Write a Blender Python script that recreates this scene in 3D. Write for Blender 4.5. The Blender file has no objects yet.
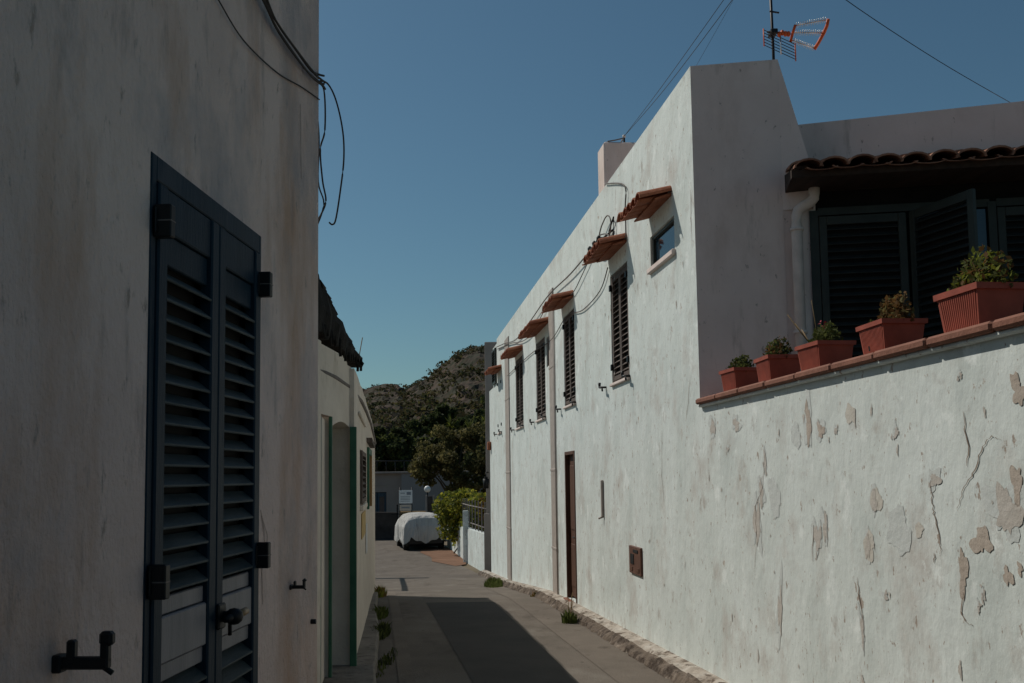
import bpy, math, random
import numpy as np
from mathutils import Vector, Matrix
random.seed(7); np.random.seed(7)
S = bpy.context.scene; COL = S.collection
rad = math.radians
# ------------------------------------------------------------------ camera
cam = bpy.data.cameras.new('camera'); co = bpy.data.objects.new('camera', cam); COL.objects.link(co)
cam.lens = 35.156; cam.sensor_width = 36; cam.clip_start = 0.05; cam.clip_end = 6000
cam.shift_y = 0.0503
co.matrix_world = Matrix.Translation((0, 0, 1.5)) @ Matrix.Rotation(rad(94.8), 4, 'X') @ Matrix.Rotation(-0.0135, 4, 'Z')
S.camera = co
# ------------------------------------------------------------------ sky and sun
TOSUN = Vector((-.35, .27, .46)).normalized()
w = bpy.data.worlds.new('World'); S.world = w; w.use_nodes = True
nt = w.node_tree; bg = nt.nodes['Background']
sky = nt.nodes.new('ShaderNodeTexSky'); sky.sky_type = 'NISHITA'; sky.sun_disc = False
sky.sun_elevation = math.asin(TOSUN.z); sky.sun_rotation = math.atan2(TOSUN.x, TOSUN.y)
sky.air_density = 1.0; sky.dust_density = 0.6; sky.ozone_density = 2.2; sky.altitude = 10
tint = nt.nodes.new('ShaderNodeMix'); tint.data_type = 'RGBA'; tint.blend_type = 'MULTIPLY'; tint.inputs[0].default_value = 1
tint.inputs[7].default_value = (.85, 1.16, 1.13, 1); nt.links.new(sky.outputs[0], tint.inputs[6]); nt.links.new(tint.outputs[2], bg.inputs[0]); bg.inputs[1].default_value = 0.053
sl = bpy.data.lights.new('sun', 'SUN'); sl.energy = 3.6; sl.angle = rad(0.5); sl.color = (1, .95, .86)
so = bpy.data.objects.new('sun', sl); COL.objects.link(so); so.rotation_euler = TOSUN.to_track_quat('Z', 'Y').to_euler()
S.view_settings.view_transform = 'Standard'; S.view_settings.look = 'None'; S.view_settings.gamma = 1
S.view_settings.use_curve_mapping = False; S.view_settings.exposure = -0.35
S.render.engine = 'CYCLES'

# ------------------------------------------------------------------ materials
def mat(name, stops, scale=3., detail=6., rough=.85, bump=.0, bscale=None, stretch=(1, 1, 1), metal=0., spec=.3,
        second=None, wave=None):
    """stops: [(pos, rgb), ...] over fbm noise; second: (rgb, scale, lo, hi, stretch) overlays a second noise mask"""
    m = bpy.data.materials.new(name); m.use_nodes = True; t = m.node_tree; N = t.nodes; Lk = t.links
    b = N['Principled BSDF']; b.inputs['Roughness'].default_value = rough; b.inputs['Metallic'].default_value = metal
    b.inputs['Specular IOR Level'].default_value = spec
    tc = N.new('ShaderNodeTexCoord')
    def noise(sc, st, dt=6., rg=.6):
        mp = N.new('ShaderNodeMapping'); mp.inputs['Scale'].default_value = st
        n = N.new('ShaderNodeTexNoise'); n.inputs['Scale'].default_value = sc; n.inputs['Detail'].default_value = dt
        n.inputs['Roughness'].default_value = rg
        Lk.new(tc.outputs['Object'], mp.inputs[0]); Lk.new(mp.outputs[0], n.inputs[0]); return n
    n1 = noise(scale, stretch, detail)
    cr = N.new('ShaderNodeValToRGB'); el = cr.color_ramp.elements
    el[0].position = stops[0][0]; el[0].color = (*stops[0][1], 1)
    el[1].position = stops[-1][0]; el[1].color = (*stops[-1][1], 1)
    for p, c in stops[1:-1]:
        e = el.new(p); e.color = (*c, 1)
    Lk.new(n1.outputs[0], cr.inputs[0]); last = cr.outputs[0]
    for s2 in (second or []):
        rgb, sc, lo, hi, st = s2
        n2 = noise(sc, st, 8., .65); mr = N.new('ShaderNodeMapRange'); mr.inputs[1].default_value = lo; mr.inputs[2].default_value = hi
        Lk.new(n2.outputs[0], mr.inputs[0])
        mx = N.new('ShaderNodeMix'); mx.data_type = 'RGBA'; mx.inputs[7].default_value = (*rgb, 1)
        Lk.new(mr.outputs[0], mx.inputs[0]); Lk.new(last, mx.inputs[6]); last = mx.outputs[2]
    Lk.new(last, b.inputs['Base Color'])
    if bump:
        n3 = noise(bscale or scale * 4, stretch, 8., .6); bp = N.new('ShaderNodeBump'); bp.inputs['Strength'].default_value = bump
        bp.inputs['Distance'].default_value = .02; Lk.new(n3.outputs[0], bp.inputs['Height']); Lk.new(bp.outputs[0], b.inputs['Normal'])
    return m
def flat(name, rgb, rough=.6, var=.25, **k):
    d = tuple(c * (1 - var) for c in rgb); u = tuple(min(1, c * (1 + var)) for c in rgb)
    return mat(name, [(.3, d), (.7, u)], k.pop('scale', 9.), rough=rough, **k)
M = {}
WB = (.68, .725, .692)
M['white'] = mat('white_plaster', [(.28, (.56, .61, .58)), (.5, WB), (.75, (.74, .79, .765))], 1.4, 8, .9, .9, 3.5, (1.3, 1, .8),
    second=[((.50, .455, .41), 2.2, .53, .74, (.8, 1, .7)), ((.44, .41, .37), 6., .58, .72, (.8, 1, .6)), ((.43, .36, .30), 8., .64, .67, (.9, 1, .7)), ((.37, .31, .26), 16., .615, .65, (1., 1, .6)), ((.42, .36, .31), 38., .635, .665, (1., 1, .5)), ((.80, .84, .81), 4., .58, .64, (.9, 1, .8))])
M['white_shade'] = mat('smooth_shade_plaster', [(.3, (.75, .625, .57)), (.7, (.86, .73, .67))], 1.6, 8, .9, .3, 6.,  # shaded-side copy of the white plaster, warm shade tint put into its colour
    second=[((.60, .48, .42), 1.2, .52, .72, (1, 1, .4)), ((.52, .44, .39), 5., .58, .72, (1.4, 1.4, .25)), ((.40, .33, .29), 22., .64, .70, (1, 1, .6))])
M['patch'] = mat('bare_render', [(.3, (.41, .345, .285)), (.7, (.51, .44, .375))], 6, 8, .95, .35, 30.)
M['patch_pale'] = mat('pale_bare_render', [(.3, (.47, .43, .38)), (.7, (.57, .53, .48))], 6, 8, .95, .3, 30.)
M['stain'] = mat('grey_stained_plaster', [(.3, (.56, .59, .565)), (.7, (.64, .665, .64))], 14, 8, .95, .3, 20.)
M['tan'] = mat('tan_stained_plaster', [(.3, (.54, .50, .43)), (.7, (.62, .59, .53))], 14, 8, .95, .3, 20.)
M['crack'] = flat('crack', (.24, .18, .14), .95)
M['beige'] = mat('beige_plaster', [(.25, (.60, .465, .41)), (.5, (.76, .60, .53)), (.75, (.84, .675, .60))], 1.3, 9, .95, .9, 60., (1, 1, .6),
    second=[((.56, .37, .27), 1.7, .50, .66, (1.3, 1, .4)), ((.32, .25, .22), 3.6, .58, .74, (1.6, 1, .4)), ((.42, .33, .28), 14., .60, .68, (1.4, 1, .6)), ((.40, .36, .36), 1.1, .5, .66, (1, 1, .7))])
M['cream'] = mat('cream_plaster', [(.28, (.56, .485, .41)), (.7, (.72, .64, .55))], 2.4, 8, .95, .6, 12.,
    second=[((.36, .30, .22), 4., .6, .75, (1, 1, .4))])
M['navy'] = mat('navy_paint', [(.3, (.008, .021, .034)), (.62, (.014, .030, .046)), (.8, (.03, .045, .06))], 3, 6, .55, .15, 40., (3, 3, .5), spec=.5,
    second=[((.075, .08, .092), 1.6, .55, .72, (2, 2, .5))])
for _k in ('navy',): M[_k].node_tree.nodes['Principled BSDF'].inputs['Specular IOR Level'].default_value = .12
M['navy_worn'] = mat('worn_grey_paint', [(.3, (.13, .13, .145)), (.7, (.23, .22, .235))], 3, 6, .5, .2, 40., (4, 4, .5), spec=.5)
M['slat'] = mat('slat_paint', [(.3, (.020, .034, .038)), (.7, (.065, .082, .086))], 5, 6, .6, .15, 50., (.6, 3, 3), spec=.5)
M['slat'].node_tree.nodes['Principled BSDF'].inputs['Specular IOR Level'].default_value = .2
M['iron'] = flat('black_iron', (.012, .012, .013), .5, metal=.2)
M['brass'] = flat('worn_brass', (.30, .19, .09), .4)
M['shutter_brown'] = mat('weathered_brown_wood', [(.3, (.075, .055, .047)), (.7, (.17, .135, .115))], 8, 6, .8, .3, 40., (3, 3, .5))
M['green_dark'] = flat('dark_green_paint', (.036, .043, .038), .5, scale=4)
M['slat_dark'] = flat('dark_green_slat', (.027, .034, .033), .5)
M['green'] = mat('green_paint', [(.3, (.020, .085, .052)), (.7, (.045, .14, .085))], 5, 8, .6, .2, 30.)
M['terra'] = mat('terracotta_tile', [(.25, (.17, .055, .030)), (.5, (.30, .10, .05)), (.75, (.38, .15, .08))], 7, 8, .85, .4, 40.)
M['terra_old'] = mat('old_roof_tile', [(.25, (.14, .07, .045)), (.5, (.30, .145, .09)), (.75, (.46, .25, .16))], 6, 8, .9, .5, 40.)
M['pot'] = flat('terracotta_plastic', (.33, .078, .048), .6, .22)
M['ledge'] = mat('terracotta_coping', [(.3, (.20, .085, .055)), (.7, (.28, .12, .08))], 8, 8, .8, .3, 40.)
M['soil'] = flat('soil', (.03, .022, .016), 1.)
M['asphalt'] = mat('asphalt', [(.3, (.112, .092, .074)), (.7, (.165, .136, .110))], 1.1, 10, .92, .5, 60., second=[((.085, .066, .052), 2.2, .54, .72, (1, .35, 1)), ((.18, .155, .128), 1.3, .56, .68, (1, .5, 1)), ((.05, .04, .034), 9., .66, .70, (1, .6, 1)), ((.19, .165, .14), 45, .6, .75, (1, 1, 1))])
M['asphalt_shadow'] = mat('shadow_dark_asphalt', [(.3, (.050, .044, .038)), (.7, (.075, .064, .055))], 1.5, 10, .92, .5, 70., second=[((.11, .10, .09), 60, .62, .75, (1, 1, 1))])
M['concrete'] = mat('gutter_concrete', [(.3, (.120, .098, .078)), (.7, (.175, .143, .115))], 2, 10, .92, .5, 50., second=[((.09, .07, .055), 6, .58, .7, (1, .4, 1))])
M['paving'] = mat('rough_paving', [(.3, (.14, .12, .10)), (.7, (.25, .22, .19))], 4, 10, .92, .7, 16., second=[((.07, .06, .05), 7, .55, .68, (1, 1, 1))])
M['stone'] = mat('kerb_stone', [(.3, (.10, .075, .055)), (.55, (.20, .155, .12)), (.75, (.42, .36, .30))], 4, 12, .95, 1., 22., second=[((.075, .055, .042), 5, .48, .58, (.8, 1, 1)), ((.13, .10, .08), 18, .52, .62, (.8, 1, 1))])
M['kerb_top'] = mat('plaster_splashed_stone', [(.3, (.25, .20, .16)), (.5, (.44, .38, .32)), (.7, (.60, .56, .50))], 3, 12, .95, 1., 22., second=[((.13, .095, .07), 6, .52, .60, (.8, 1, 1))])
M['dirt'] = mat('brown_dirt', [(.3, (.15, .075, .042)), (.7, (.24, .13, .08))], 2, 10, 1., .6, 20.)
M['ground'] = mat('dry_ground', [(.3, (.12, .095, .06)), (.7, (.19, .15, .10))], .3, 10, 1., .4, 3.)
M['hill'] = mat('hill_rock_scrub', [(.32, (.035, .028, .018)), (.5, (.075, .048, .032)), (.68, (.115, .073, .050))], .08, 12, 1., 1., .25, (1, 1, 1),
    second=[((.030, .032, .016), .35, .50, .58, (1, 1, 1)), ((.035, .034, .018), .09, .50, .60, (1, 1, 1))])
M['grey'] = mat('grey_stucco', [(.3, (.25, .22, .20)), (.7, (.33, .29, .27))], 1.5, 8, .95, .4, 8.)
M['far_grey'] = mat('far_grey_stucco', [(.3, (.29, .25, .23)), (.7, (.35, .305, .28))], .8, 8, .95)
M['far_blue'] = mat('far_bluish_stucco', [(.3, (.27, .265, .27)), (.7, (.32, .315, .32))], .8, 8, .95)
M['blue_door'] = flat('blue_door_paint', (.04, .07, .10), .6)
M['dark'] = flat('dark_interior', (.010, .010, .010), .9)
M['pvc'] = flat('grey_white_pipe', (.74, .64, .58), .55, .12)
M['pipe_tan'] = flat('tan_painted_pipe', (.40, .345, .305), .7, .15)
M['brown_door'] = mat('brown_door', [(.3, (.075, .034, .020)), (.7, (.14, .066, .04))], 6, 6, .6, .2, 30., (3, 3, .4))
M['brown_dark'] = mat('dark_brown_board', [(.3, (.030, .020, .015)), (.7, (.060, .038, .028))], 6, 6, .8, .2, 30., (.5, 3, 3))
M['box'] = flat('brown_meter_box', (.13, .062, .042), .6)
M['cable'] = flat('black_cable', (.045, .036, .032), .85)
M['cable_grey'] = flat('grey_cable', (.15, .13, .12), .8)
M['mast'] = flat('dark_mast', (.025, .025, .028), .5, metal=.5)
M['alu'] = flat('aluminium', (.62, .62, .62), .35, metal=.9)
M['orange'] = flat('orange_plastic', (.70, .12, .03), .5, .1)
M['cover'] = mat('grey_car_cover', [(.3, (.46, .44, .41)), (.7, (.60, .58, .55))], 1.6, 6, .9, 1., 3., (1.4, 1.4, .35), second=[((.34, .31, .28), 3., .55, .7, (1.6, 1.6, .3))])
_bp = [n for n in M['cover'].node_tree.nodes if n.type == 'BUMP'][0]; _bp.inputs['Distance'].default_value = .14
M['tyre'] = flat('tyre', (.018, .018, .018), .9)
M['rim'] = flat('rim', (.45, .45, .45), .4, metal=.5)
M['carbody'] = flat('dark_car_body', (.02, .02, .022), .4)
M['paper'] = mat('yellowed_paper', [(.3, (.42, .28, .10)), (.7, (.58, .42, .20))], 6, 6, .9)
M['whitepaper'] = flat('white_sheet', (.66, .66, .66), .9, .06)
M['text'] = flat('sign_grey_print', (.20, .22, .25), .8)
M['signwhite'] = flat('sign_white', (.64, .66, .66), .6, .05)
M['signtan'] = flat('sign_tan', (.46, .40, .33), .6, .08)
M['ochre'] = flat('ochre_wall', (.34, .21, .09), .9, scale=2.)
M['darkwall'] = flat('dark_stone_wall', (.06, .05, .045), .95, .4, scale=2.)
M['glassball'] = flat('opal_globe', (.80, .80, .78), .3, .03)
M['bark'] = mat('bark', [(.3, (.06, .045, .03)), (.7, (.14, .11, .08))], 6, 8, 1., .6, 20., (1, 1, .3))
M['dry'] = flat('dry_stalk', (.24, .16, .08), .95)
M['pink'] = flat('pink_petal', (.50, .07, .10), .8)
M['reed'] = mat('dark_reed_roof', [(.3, (.008, .007, .006)), (.7, (.022, .019, .016))], 9, 8, .95, .8, 40.)
M['blind'] = flat('beige_blind', (.40, .35, .29), .8)
def leafmat(name, rgb):
    m = flat(name, rgb, .75, .35, scale=1.7); b = m.node_tree.nodes['Principled BSDF']; b.inputs['Specular IOR Level'].default_value = .15
    t = m.node_tree; tr = t.nodes.new('ShaderNodeBsdfTranslucent'); mx = t.nodes.new('ShaderNodeMixShader'); mx.inputs[0].default_value = .42
    src = b.inputs['Base Color'].links[0].from_socket; t.links.new(src, tr.inputs[0]); t.links.new(b.outputs[0], mx.inputs[1]); t.links.new(tr.outputs[0], mx.inputs[2])
    t.links.new(mx.outputs[0], t.nodes['Material Output'].inputs[0])
    return m
M['leaf_olive'] = leafmat('olive_leaf', (.11, .10, .038)); M['leaf_olive2'] = leafmat('olive_leaf_pale', (.19, .16, .065))
M['leaf_dark'] = leafmat('dark_leaf', (.040, .052, .022)); M['leaf_mid'] = leafmat('mid_leaf', (.10, .115, .035))
M['leaf_ivy'] = leafmat('ivy_leaf', (.20, .22, .03)); M['leaf_ivy2'] = leafmat('ivy_leaf_bright', (.40, .36, .05))
M['hill_leaf'] = leafmat('hill_leaf', (.070, .058, .030)); M['leaf_rust'] = leafmat('rusty_leaf', (.25, .13, .04)); M['leaf_grass'] = leafmat('weed_leaf', (.075, .10, .022))
M['leaf_pot'] = leafmat('pot_leaf', (.10, .11, .03)); M['leaf_brown'] = leafmat('dry_pot_leaf', (.16, .085, .03))
gl = bpy.data.materials.new('window_glass'); gl.use_nodes = True
_b = gl.node_tree.nodes['Principled BSDF']; _b.inputs['Base Color'].default_value = (.015, .03, .045, 1); _b.inputs['Roughness'].default_value = .05
_b.inputs['Specular IOR Level'].default_value = .8; M['glass'] = gl

# ------------------------------------------------------------------ mesh builder
class MB:
    def __init__(s): s.v = []; s.f = []; s.m = []; s.mats = []; s.sm = []
    def mi(s, m):
        if m not in s.mats: s.mats.append(m)
        return s.mats.index(m)
    def add(s, vs, fs, m, smooth=False):
        o = len(s.v); s.v += [tuple(map(float, v)) for v in vs]; i = s.mi(m)
        for f in fs: s.f.append([o + k for k in f]); s.m.append(i); s.sm.append(smooth)
        return s
    def box(s, x0, x1, y0, y1, z0, z1, m, bev=0, R=None, at=None):
        if x0 > x1: x0, x1 = x1, x0
        if y0 > y1: y0, y1 = y1, y0
        if z0 > z1: z0, z1 = z1, z0
        b = min(bev, (x1-x0)*.45, (y1-y0)*.45, (z1-z0)*.45)
        if b <= 0:
            vs = [(x, y, z) for z in (z0, z1) for y in (y0, y1) for x in (x0, x1)]
            fs = [(0, 2, 3, 1), (4, 5, 7, 6), (0, 1, 5, 4), (2, 6, 7, 3), (0, 4, 6, 2), (1, 3, 7, 5)]
        else:
            vs = []; idx = {}
            c = [(x0, x1), (y0, y1), (z0, z1)]
            for ix in (0, 1):
                for iy in (0, 1):
                    for iz in (0, 1):
                        sgn = [1 if i == 0 else -1 for i in (ix, iy, iz)]
                        for a in range(3):
                            p = [c[k][(ix, iy, iz)[k]] + sgn[k]*b for k in range(3)]
                            p[a] = c[a][(ix, iy, iz)[a]]
                            idx[(ix, iy, iz, a)] = len(vs); vs.append(tuple(p))
            fs = []
            g = lambda i, a: idx[(*i, a)]
            for a in range(3):
                for sd in (0, 1):
                    o = [k for k in range(3) if k != a]; q = []
                    for (u, v) in ((0, 0), (1, 0), (1, 1), (0, 1)):
                        i = [0, 0, 0]; i[a] = sd; i[o[0]] = u; i[o[1]] = v; q.append(g(i, a))
                    fs.append(q)
            for a in range(3):
                o = [k for k in range(3) if k != a]
                for u in (0, 1):
                    for v in (0, 1):
                        i = [0, 0, 0]; j = [0, 0, 0]; i[o[0]] = j[o[0]] = u; i[o[1]] = j[o[1]] = v; i[a] = 0; j[a] = 1
                        fs.append([g(i, o[0]), g(j, o[0]), g(j, o[1]), g(i, o[1])])
            for ix in (0, 1):
                for iy in (0, 1):
                    for iz in (0, 1): fs.append([g((ix, iy, iz), k) for k in range(3)])
        if R is not None or at is not None:
            R = R or Matrix.Identity(3); at = Vector(at or (0, 0, 0))
            vs = [tuple(R @ Vector(v) + at) for v in vs]
        return s.add(vs, fs, m)
    def tube(s, pts, r, m, n=8, r1=None, cap=True):
        pts = [Vector(p) for p in pts]; K = len(pts); vs = []
        for k, p in enumerate(pts):
            d = (pts[min(k+1, K-1)] - pts[max(k-1, 0)]).normalized()
            a = d.cross(Vector((0, 0, 1)))
            if a.length < .1: a = d.cross(Vector((1, 0, 0)))
            a.normalize(); b = d.cross(a); rr = r if r1 is None else r + (r1-r)*k/max(1, K-1)
            for i in range(n):
                t = 2*math.pi*i/n; vs.append(p + a*math.cos(t)*rr + b*math.sin(t)*rr)
        fs = [(k*n+i, k*n+(i+1) % n, (k+1)*n+(i+1) % n, (k+1)*n+i) for k in range(K-1) for i in range(n)]
        if cap: fs += [list(range(n))[::-1], [(K-1)*n+i for i in range(n)]]
        return s.add(vs, fs, m, True)
    def ball(s, c, r, m, n=12, sz=1):
        vs = []; 
        for j in range(n//2+1):
            ph = math.pi*j/(n//2)
            for i in range(n):
                t = 2*math.pi*i/n; vs.append((c[0]+r*math.sin(ph)*math.cos(t), c[1]+r*math.sin(ph)*math.sin(t), c[2]+r*sz*math.cos(ph)))
        fs = [(j*n+i, j*n+(i+1) % n, (j+1)*n+(i+1) % n, (j+1)*n+i) for j in range(n//2) for i in range(n)]
        return s.add(vs, fs, m, True)
    def prism(s, poly, y0, y1, m, ax='y'):
        """poly in (x,z) extruded along y, or ax='z': poly in (x,y) extruded in z"""
        n = len(poly)
        if ax == 'y': vs = [(x, y0, z) for x, z in poly] + [(x, y1, z) for x, z in poly]
        elif ax == 'z': vs = [(x, y, y0) for x, y in poly] + [(x, y, y1) for x, y in poly]
        else: vs = [(y0, x, z) for x, z in poly] + [(y1, x, z) for x, z in poly]
        fs = [list(range(n))[::-1], [n+i for i in range(n)]] + [(i, (i+1) % n, n+(i+1) % n, n+i) for i in range(n)]
        return s.add(vs, fs, m)
    def build(s, name, parent=None, loc=None):
        me = bpy.data.meshes.new(name); me.from_pydata(s.v, [], s.f)
        for m in s.mats: me.materials.append(M[m])
        me.polygons.foreach_set('material_index', s.m); me.polygons.foreach_set('use_smooth', s.sm)
        import bmesh
        bm = bmesh.new(); bm.from_mesh(me); bmesh.ops.recalc_face_normals(bm, faces=bm.faces); bm.to_mesh(me); bm.free(); me.update()
        o = bpy.data.objects.new(name, me); COL.objects.link(o)
        if parent: o.parent = parent
        if loc: o.location = loc
        return o
def tag(o, label=None, cat=None, group=None, kind=None):
    if label: o['label'] = label
    if cat: o['category'] = cat
    if group: o['group'] = group
    if kind: o['kind'] = kind
    return o
def empty(name, mw, label, cat, group=None):
    o = bpy.data.objects.new(name, None); COL.objects.link(o)
    o.matrix_world = mw if isinstance(mw, Matrix) else Matrix.Translation(mw)
    o.empty_display_size = .2
    return tag(o, label, cat, group)
def frame2(p, d):
    """local x along d, y = left of d, z up"""
    d = Vector((d[0], d[1], 0)).normalized(); n = Vector((-d.y, d.x, 0))
    return Matrix(((d.x, n.x, 0, p[0]), (d.y, n.y, 0, p[1]), (0, 0, 1, 0), (0, 0, 0, 1)))
FR = frame2((2.42, 0), (-.115, 1))      # street wall of the white house: x along the street, +y towards the street
FL = frame2((-1.05, 0), (.0555, 1))     # near left house: -y towards the street
FB = frame2((-.35, 0), (-.118, 1))      # cottage: -y towards the street
FF = frame2((1.5025, 7.978), (.987, -.16))  # terrace facade: -y towards the viewer
def kids(o): return [c for c in bpy.data.objects if c.parent == o]
def copy_tree(o, parent=None):
    c = o.copy(); COL.objects.link(c); c.parent = parent
    for ch in kids(o): copy_tree(ch, c)
    return c
def G(y):
    return float(np.interp(y, [-30, 0, 8, 14, 16, 22, 28, 39, 46, 120], [.1, .05, -.15, -.34, -.41, -.84, -1.16, -1.30, -1.28, -1.2]))
def leaves(mb, pts, size, mats, rng, flat_=0., aspect=.55):
    """leaf-sized quads at pts"""
    n = len(pts)
    if n == 0: return
    a = rng.normal(size=(n, 3)); a[:, 2] *= (1-flat_); a /= np.linalg.norm(a, axis=1)[:, None]
    b = rng.normal(size=(n, 3)); b -= (b*a).sum(1)[:, None]*a; b /= np.linalg.norm(b, axis=1)[:, None]
    sz = size*(.6+.8*rng.random(n))[:, None]; a = a*sz; b = b*sz*aspect
    q = np.stack([pts-a, pts+b*1., pts+a, pts-b*1.], 1).reshape(-1, 3)
    o = len(mb.v); mb.v += [tuple(v) for v in q.tolist()]
    ids = [mb.mi(m) for m in mats]; pick = rng.integers(0, len(ids), n)
    for i in range(n):
        mb.f.append([o+4*i, o+4*i+1, o+4*i+2, o+4*i+3]); mb.m.append(ids[pick[i]]); mb.sm.append(False)

def wall_holes(mb, s0, s1, h0, h1, holes, y, depth, m, inner=None, top=None):
    """vertical wall at local y with rectangular holes (a,b,c,d); reveals go to y+depth"""
    xs = sorted({s0, s1, *[v for h in holes for v in h[:2]]}); zs = sorted({h0, h1, *[v for h in holes for v in h[2:4]]})
    for i in range(len(xs)-1):
        for j in range(len(zs)-1):
            cx, cz = (xs[i]+xs[i+1])/2, (zs[j]+zs[j+1])/2
            if any(a < cx < b and c < cz < d for a, b, c, d in holes): continue
            mb.add([(xs[i], y, zs[j]), (xs[i+1], y, zs[j]), (xs[i+1], y, zs[j+1]), (xs[i], y, zs[j+1])], [(0, 1, 2, 3)], m)
    for a, b, c, d in holes:
        Y = y+depth
        for q in ([(a, y, c), (a, Y, c), (a, Y, d), (a, y, d)], [(b, y, c), (b, Y, c), (b, Y, d), (b, y, d)],
                  [(a, y, c), (b, y, c), (b, Y, c), (a, Y, c)], [(a, y, d), (b, y, d), (b, Y, d), (a, Y, d)]):
            mb.add(q, [(0, 1, 2, 3)], m)
        mb.add([(a, Y, c), (b, Y, c), (b, Y, d), (a, Y, d)], [(0, 1, 2, 3)], inner or m)

# ================================================================== GROUND
def sheet(name, ys, xl, xr, dz, m, nx=2, kind='structure', zf=G):
    mb = MB(); vs = []; 
    for y in ys:
        a, b = xl(y), xr(y)
        for i in range(nx+1): vs.append((a+(b-a)*i/nx, y, zf(y)+dz))
    n = nx+1
    fs = [(k*n+i, k*n+i+1, (k+1)*n+i+1, (k+1)*n+i) for k in range(len(ys)-1) for i in range(nx)]
    mb.add(vs, fs, m, True); o = mb.build(name); o['kind'] = kind; return o
YS = [-30, 0, 4, 8, 11, 14, 15, 16, 18, 20, 22, 25, 28, 32, 39, 46]
sheet('ground', [-60]+YS+[70, 100, 160, 400, 1200, 3500], lambda y: -60-max(0, y)*1.2, lambda y: 60+max(0, y)*1.2, -.03, 'ground', 6)
wallx = lambda y: 2.42-.115*y
kerb_toe = lambda y: wallx(y)-.32
cottx = lambda y: -.35-.118*y if y > 8.7 else -1.42-.027*(8.7-y)
pave = lambda y: -.02-.134*y if y > 6 else -.82
sheet('road', YS[:9], lambda y: pave(y)-.3, lambda y: kerb_toe(y)+.2, 0, 'asphalt', 4)
sheet('road_far', YS[8:]+[60], lambda y: pave(y)-.3 if y < 18.2 else -14, lambda y: kerb_toe(y)+.2 if y < 28 else -1.0-.2*(y-28), 0, 'asphalt', 4)
sheet('shaded_asphalt_patch', [2, 4, 8, 11, 13, 15, 16.3], lambda y: .81-.14*y, lambda y: 1.45-.115*y, .004, 'asphalt_shadow', 3)  # road patch trimmed to the cottage's cast shadow; its dark colour deepens that shade
sheet('drain_strip', [0, 4, 8, 11, 14, 15, 16, 18, 20, 21], lambda y: .16-.134*y, lambda y: .30-.134*y, .006, 'concrete', 2)
sheet('gutter', [0, 4, 8, 11, 14, 16, 18, 20, 22], lambda y: kerb_toe(y)-.34, lambda y: kerb_toe(y)+.08, .005, 'concrete', 2)
# dirt patch beside the parked car
mb = MB(); pl = []
for t in range(18):
    a = 2*math.pi*t/18; rr = 1+.18*math.sin(3*a+1)+.1*math.sin(7*a)
    y = 36.3+4.6*math.sin(a)*rr; pl.append((-1.75-.14*(y-32)+(.95)*math.cos(a)*rr, y, G(y)+.012))
mb.add([(-2.3, 36.3, G(36.3)+.03)]+pl, [(0, 1+i, 1+(i+1) % 18) for i in range(18)], 'dirt'); o = mb.build('dirt_patch'); o['kind'] = 'structure'
# left pavement
mb = MB(); ys = [-4, 0, 4, 6, 7, 7.5, 8, 8.7, 9, 10, 11, 12, 13, 14, 15, 16, 17, 17.8]
vs = []
for k, y in enumerate(ys):
    e = pave(y)+random.uniform(-.02, .02); g = G(y)+.10
    vs += [(-4., y, g), (e-.02, y, g+random.uniform(-.01, .01)), (e, y, g-.02), (e+.01, y, G(y)-.1)]
mb.add(vs, [(k*4+i, k*4+i+1, k*4+5+i, k*4+4+i) for k in range(len(ys)-1) for i in range(3)]+[(0, 1, 2, 3), tuple(len(vs)-4+i for i in range(4))], 'paving')
mb.build('pavement')['kind'] = 'structure'
# right kerb: rough lumpy stone band against the white wall
rng = np.random.default_rng(3)
from mathutils import noise as mn
mb = MB(); n = 900; vs = []; prof = [(0, .115), (.03, .115), (.07, .11), (.11, .105), (.145, .095), (.175, .075), (.20, .045), (.22, .01), (.24, -.03), (.25, -.09)]
for k in range(n):
    s = -2+k*(30./n); y = s*.9935; w_ = 1+.22*mn.noise(Vector((s*.9, 0, 0)))
    for i, (a, b) in enumerate(prof):
        q = mn.noise(Vector((s*4.5, a*9, b*9)))*.028+mn.noise(Vector((s*14, a*25, b*25)))*.014+mn.noise(Vector((s*40, a*60, b*60)))*.006
        f = 0 if i == 0 else min(1, i/3)
        vs.append((s, max(0, a*w_+q*f*(1 if i > 2 else .4)), G(y)+b+q*f*(1.1 if i < 6 else .4)))
np_ = len(prof)
mb.add(vs, [(k*np_+i, k*np_+i+1, (k+1)*np_+i+1, (k+1)*np_+i) for k in range(n-1) for i in range(4, np_-1)], 'stone')
mb.add(vs, [(k*np_+i, k*np_+i+1, (k+1)*np_+i+1, (k+1)*np_+i) for k in range(n-1) for i in range(0, 4)], 'kerb_top')
o = mb.build('kerb'); o.matrix_world = FR; o['kind'] = 'structure'

# hills
mb = MB(); nx, ny = 420, 130; vs = []
rx = [-400, -140, -80, -44, -42, -38, -34, -31.8, -25, -20, -17, -12.5, -8, 4, 30, 90, 400]
rh = [10, 14, 22, 27.6, 28.4, 29.4, 28.6, 27, 31, 34.6, 37.6, 38.9, 39.6, 44, 52, 40, 15]
from mathutils import noise as mn
for j in range(ny+1):
    y = 110+j*(420-110)/ny
    for i in range(nx+1):
        u = i/nx; x = -220+u*340
        xr = x*300/max(y, 200)
        r = float(np.interp(xr, rx, rh))+1.3
        t = (y-115)/(300-115); t = max(0, min(1, t)); f = t*t*(3-2*t)*.55+t*.45
        if y > 300: f = max(0, 1-(y-300)/160)
        h = -1.3+r*f
        h += (mn.noise(Vector((x*.05, y*.03, 0)))*2.2+mn.noise(Vector((x*.16, y*.10, 3)))*1.6+mn.noise(Vector((x*.45, y*.3, 5)))*1.1+abs(mn.noise(Vector((x*1.1, y*.8, 5))))*.8)*min(1, t*3)
        vs.append((x, y, h))
n = nx+1
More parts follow.
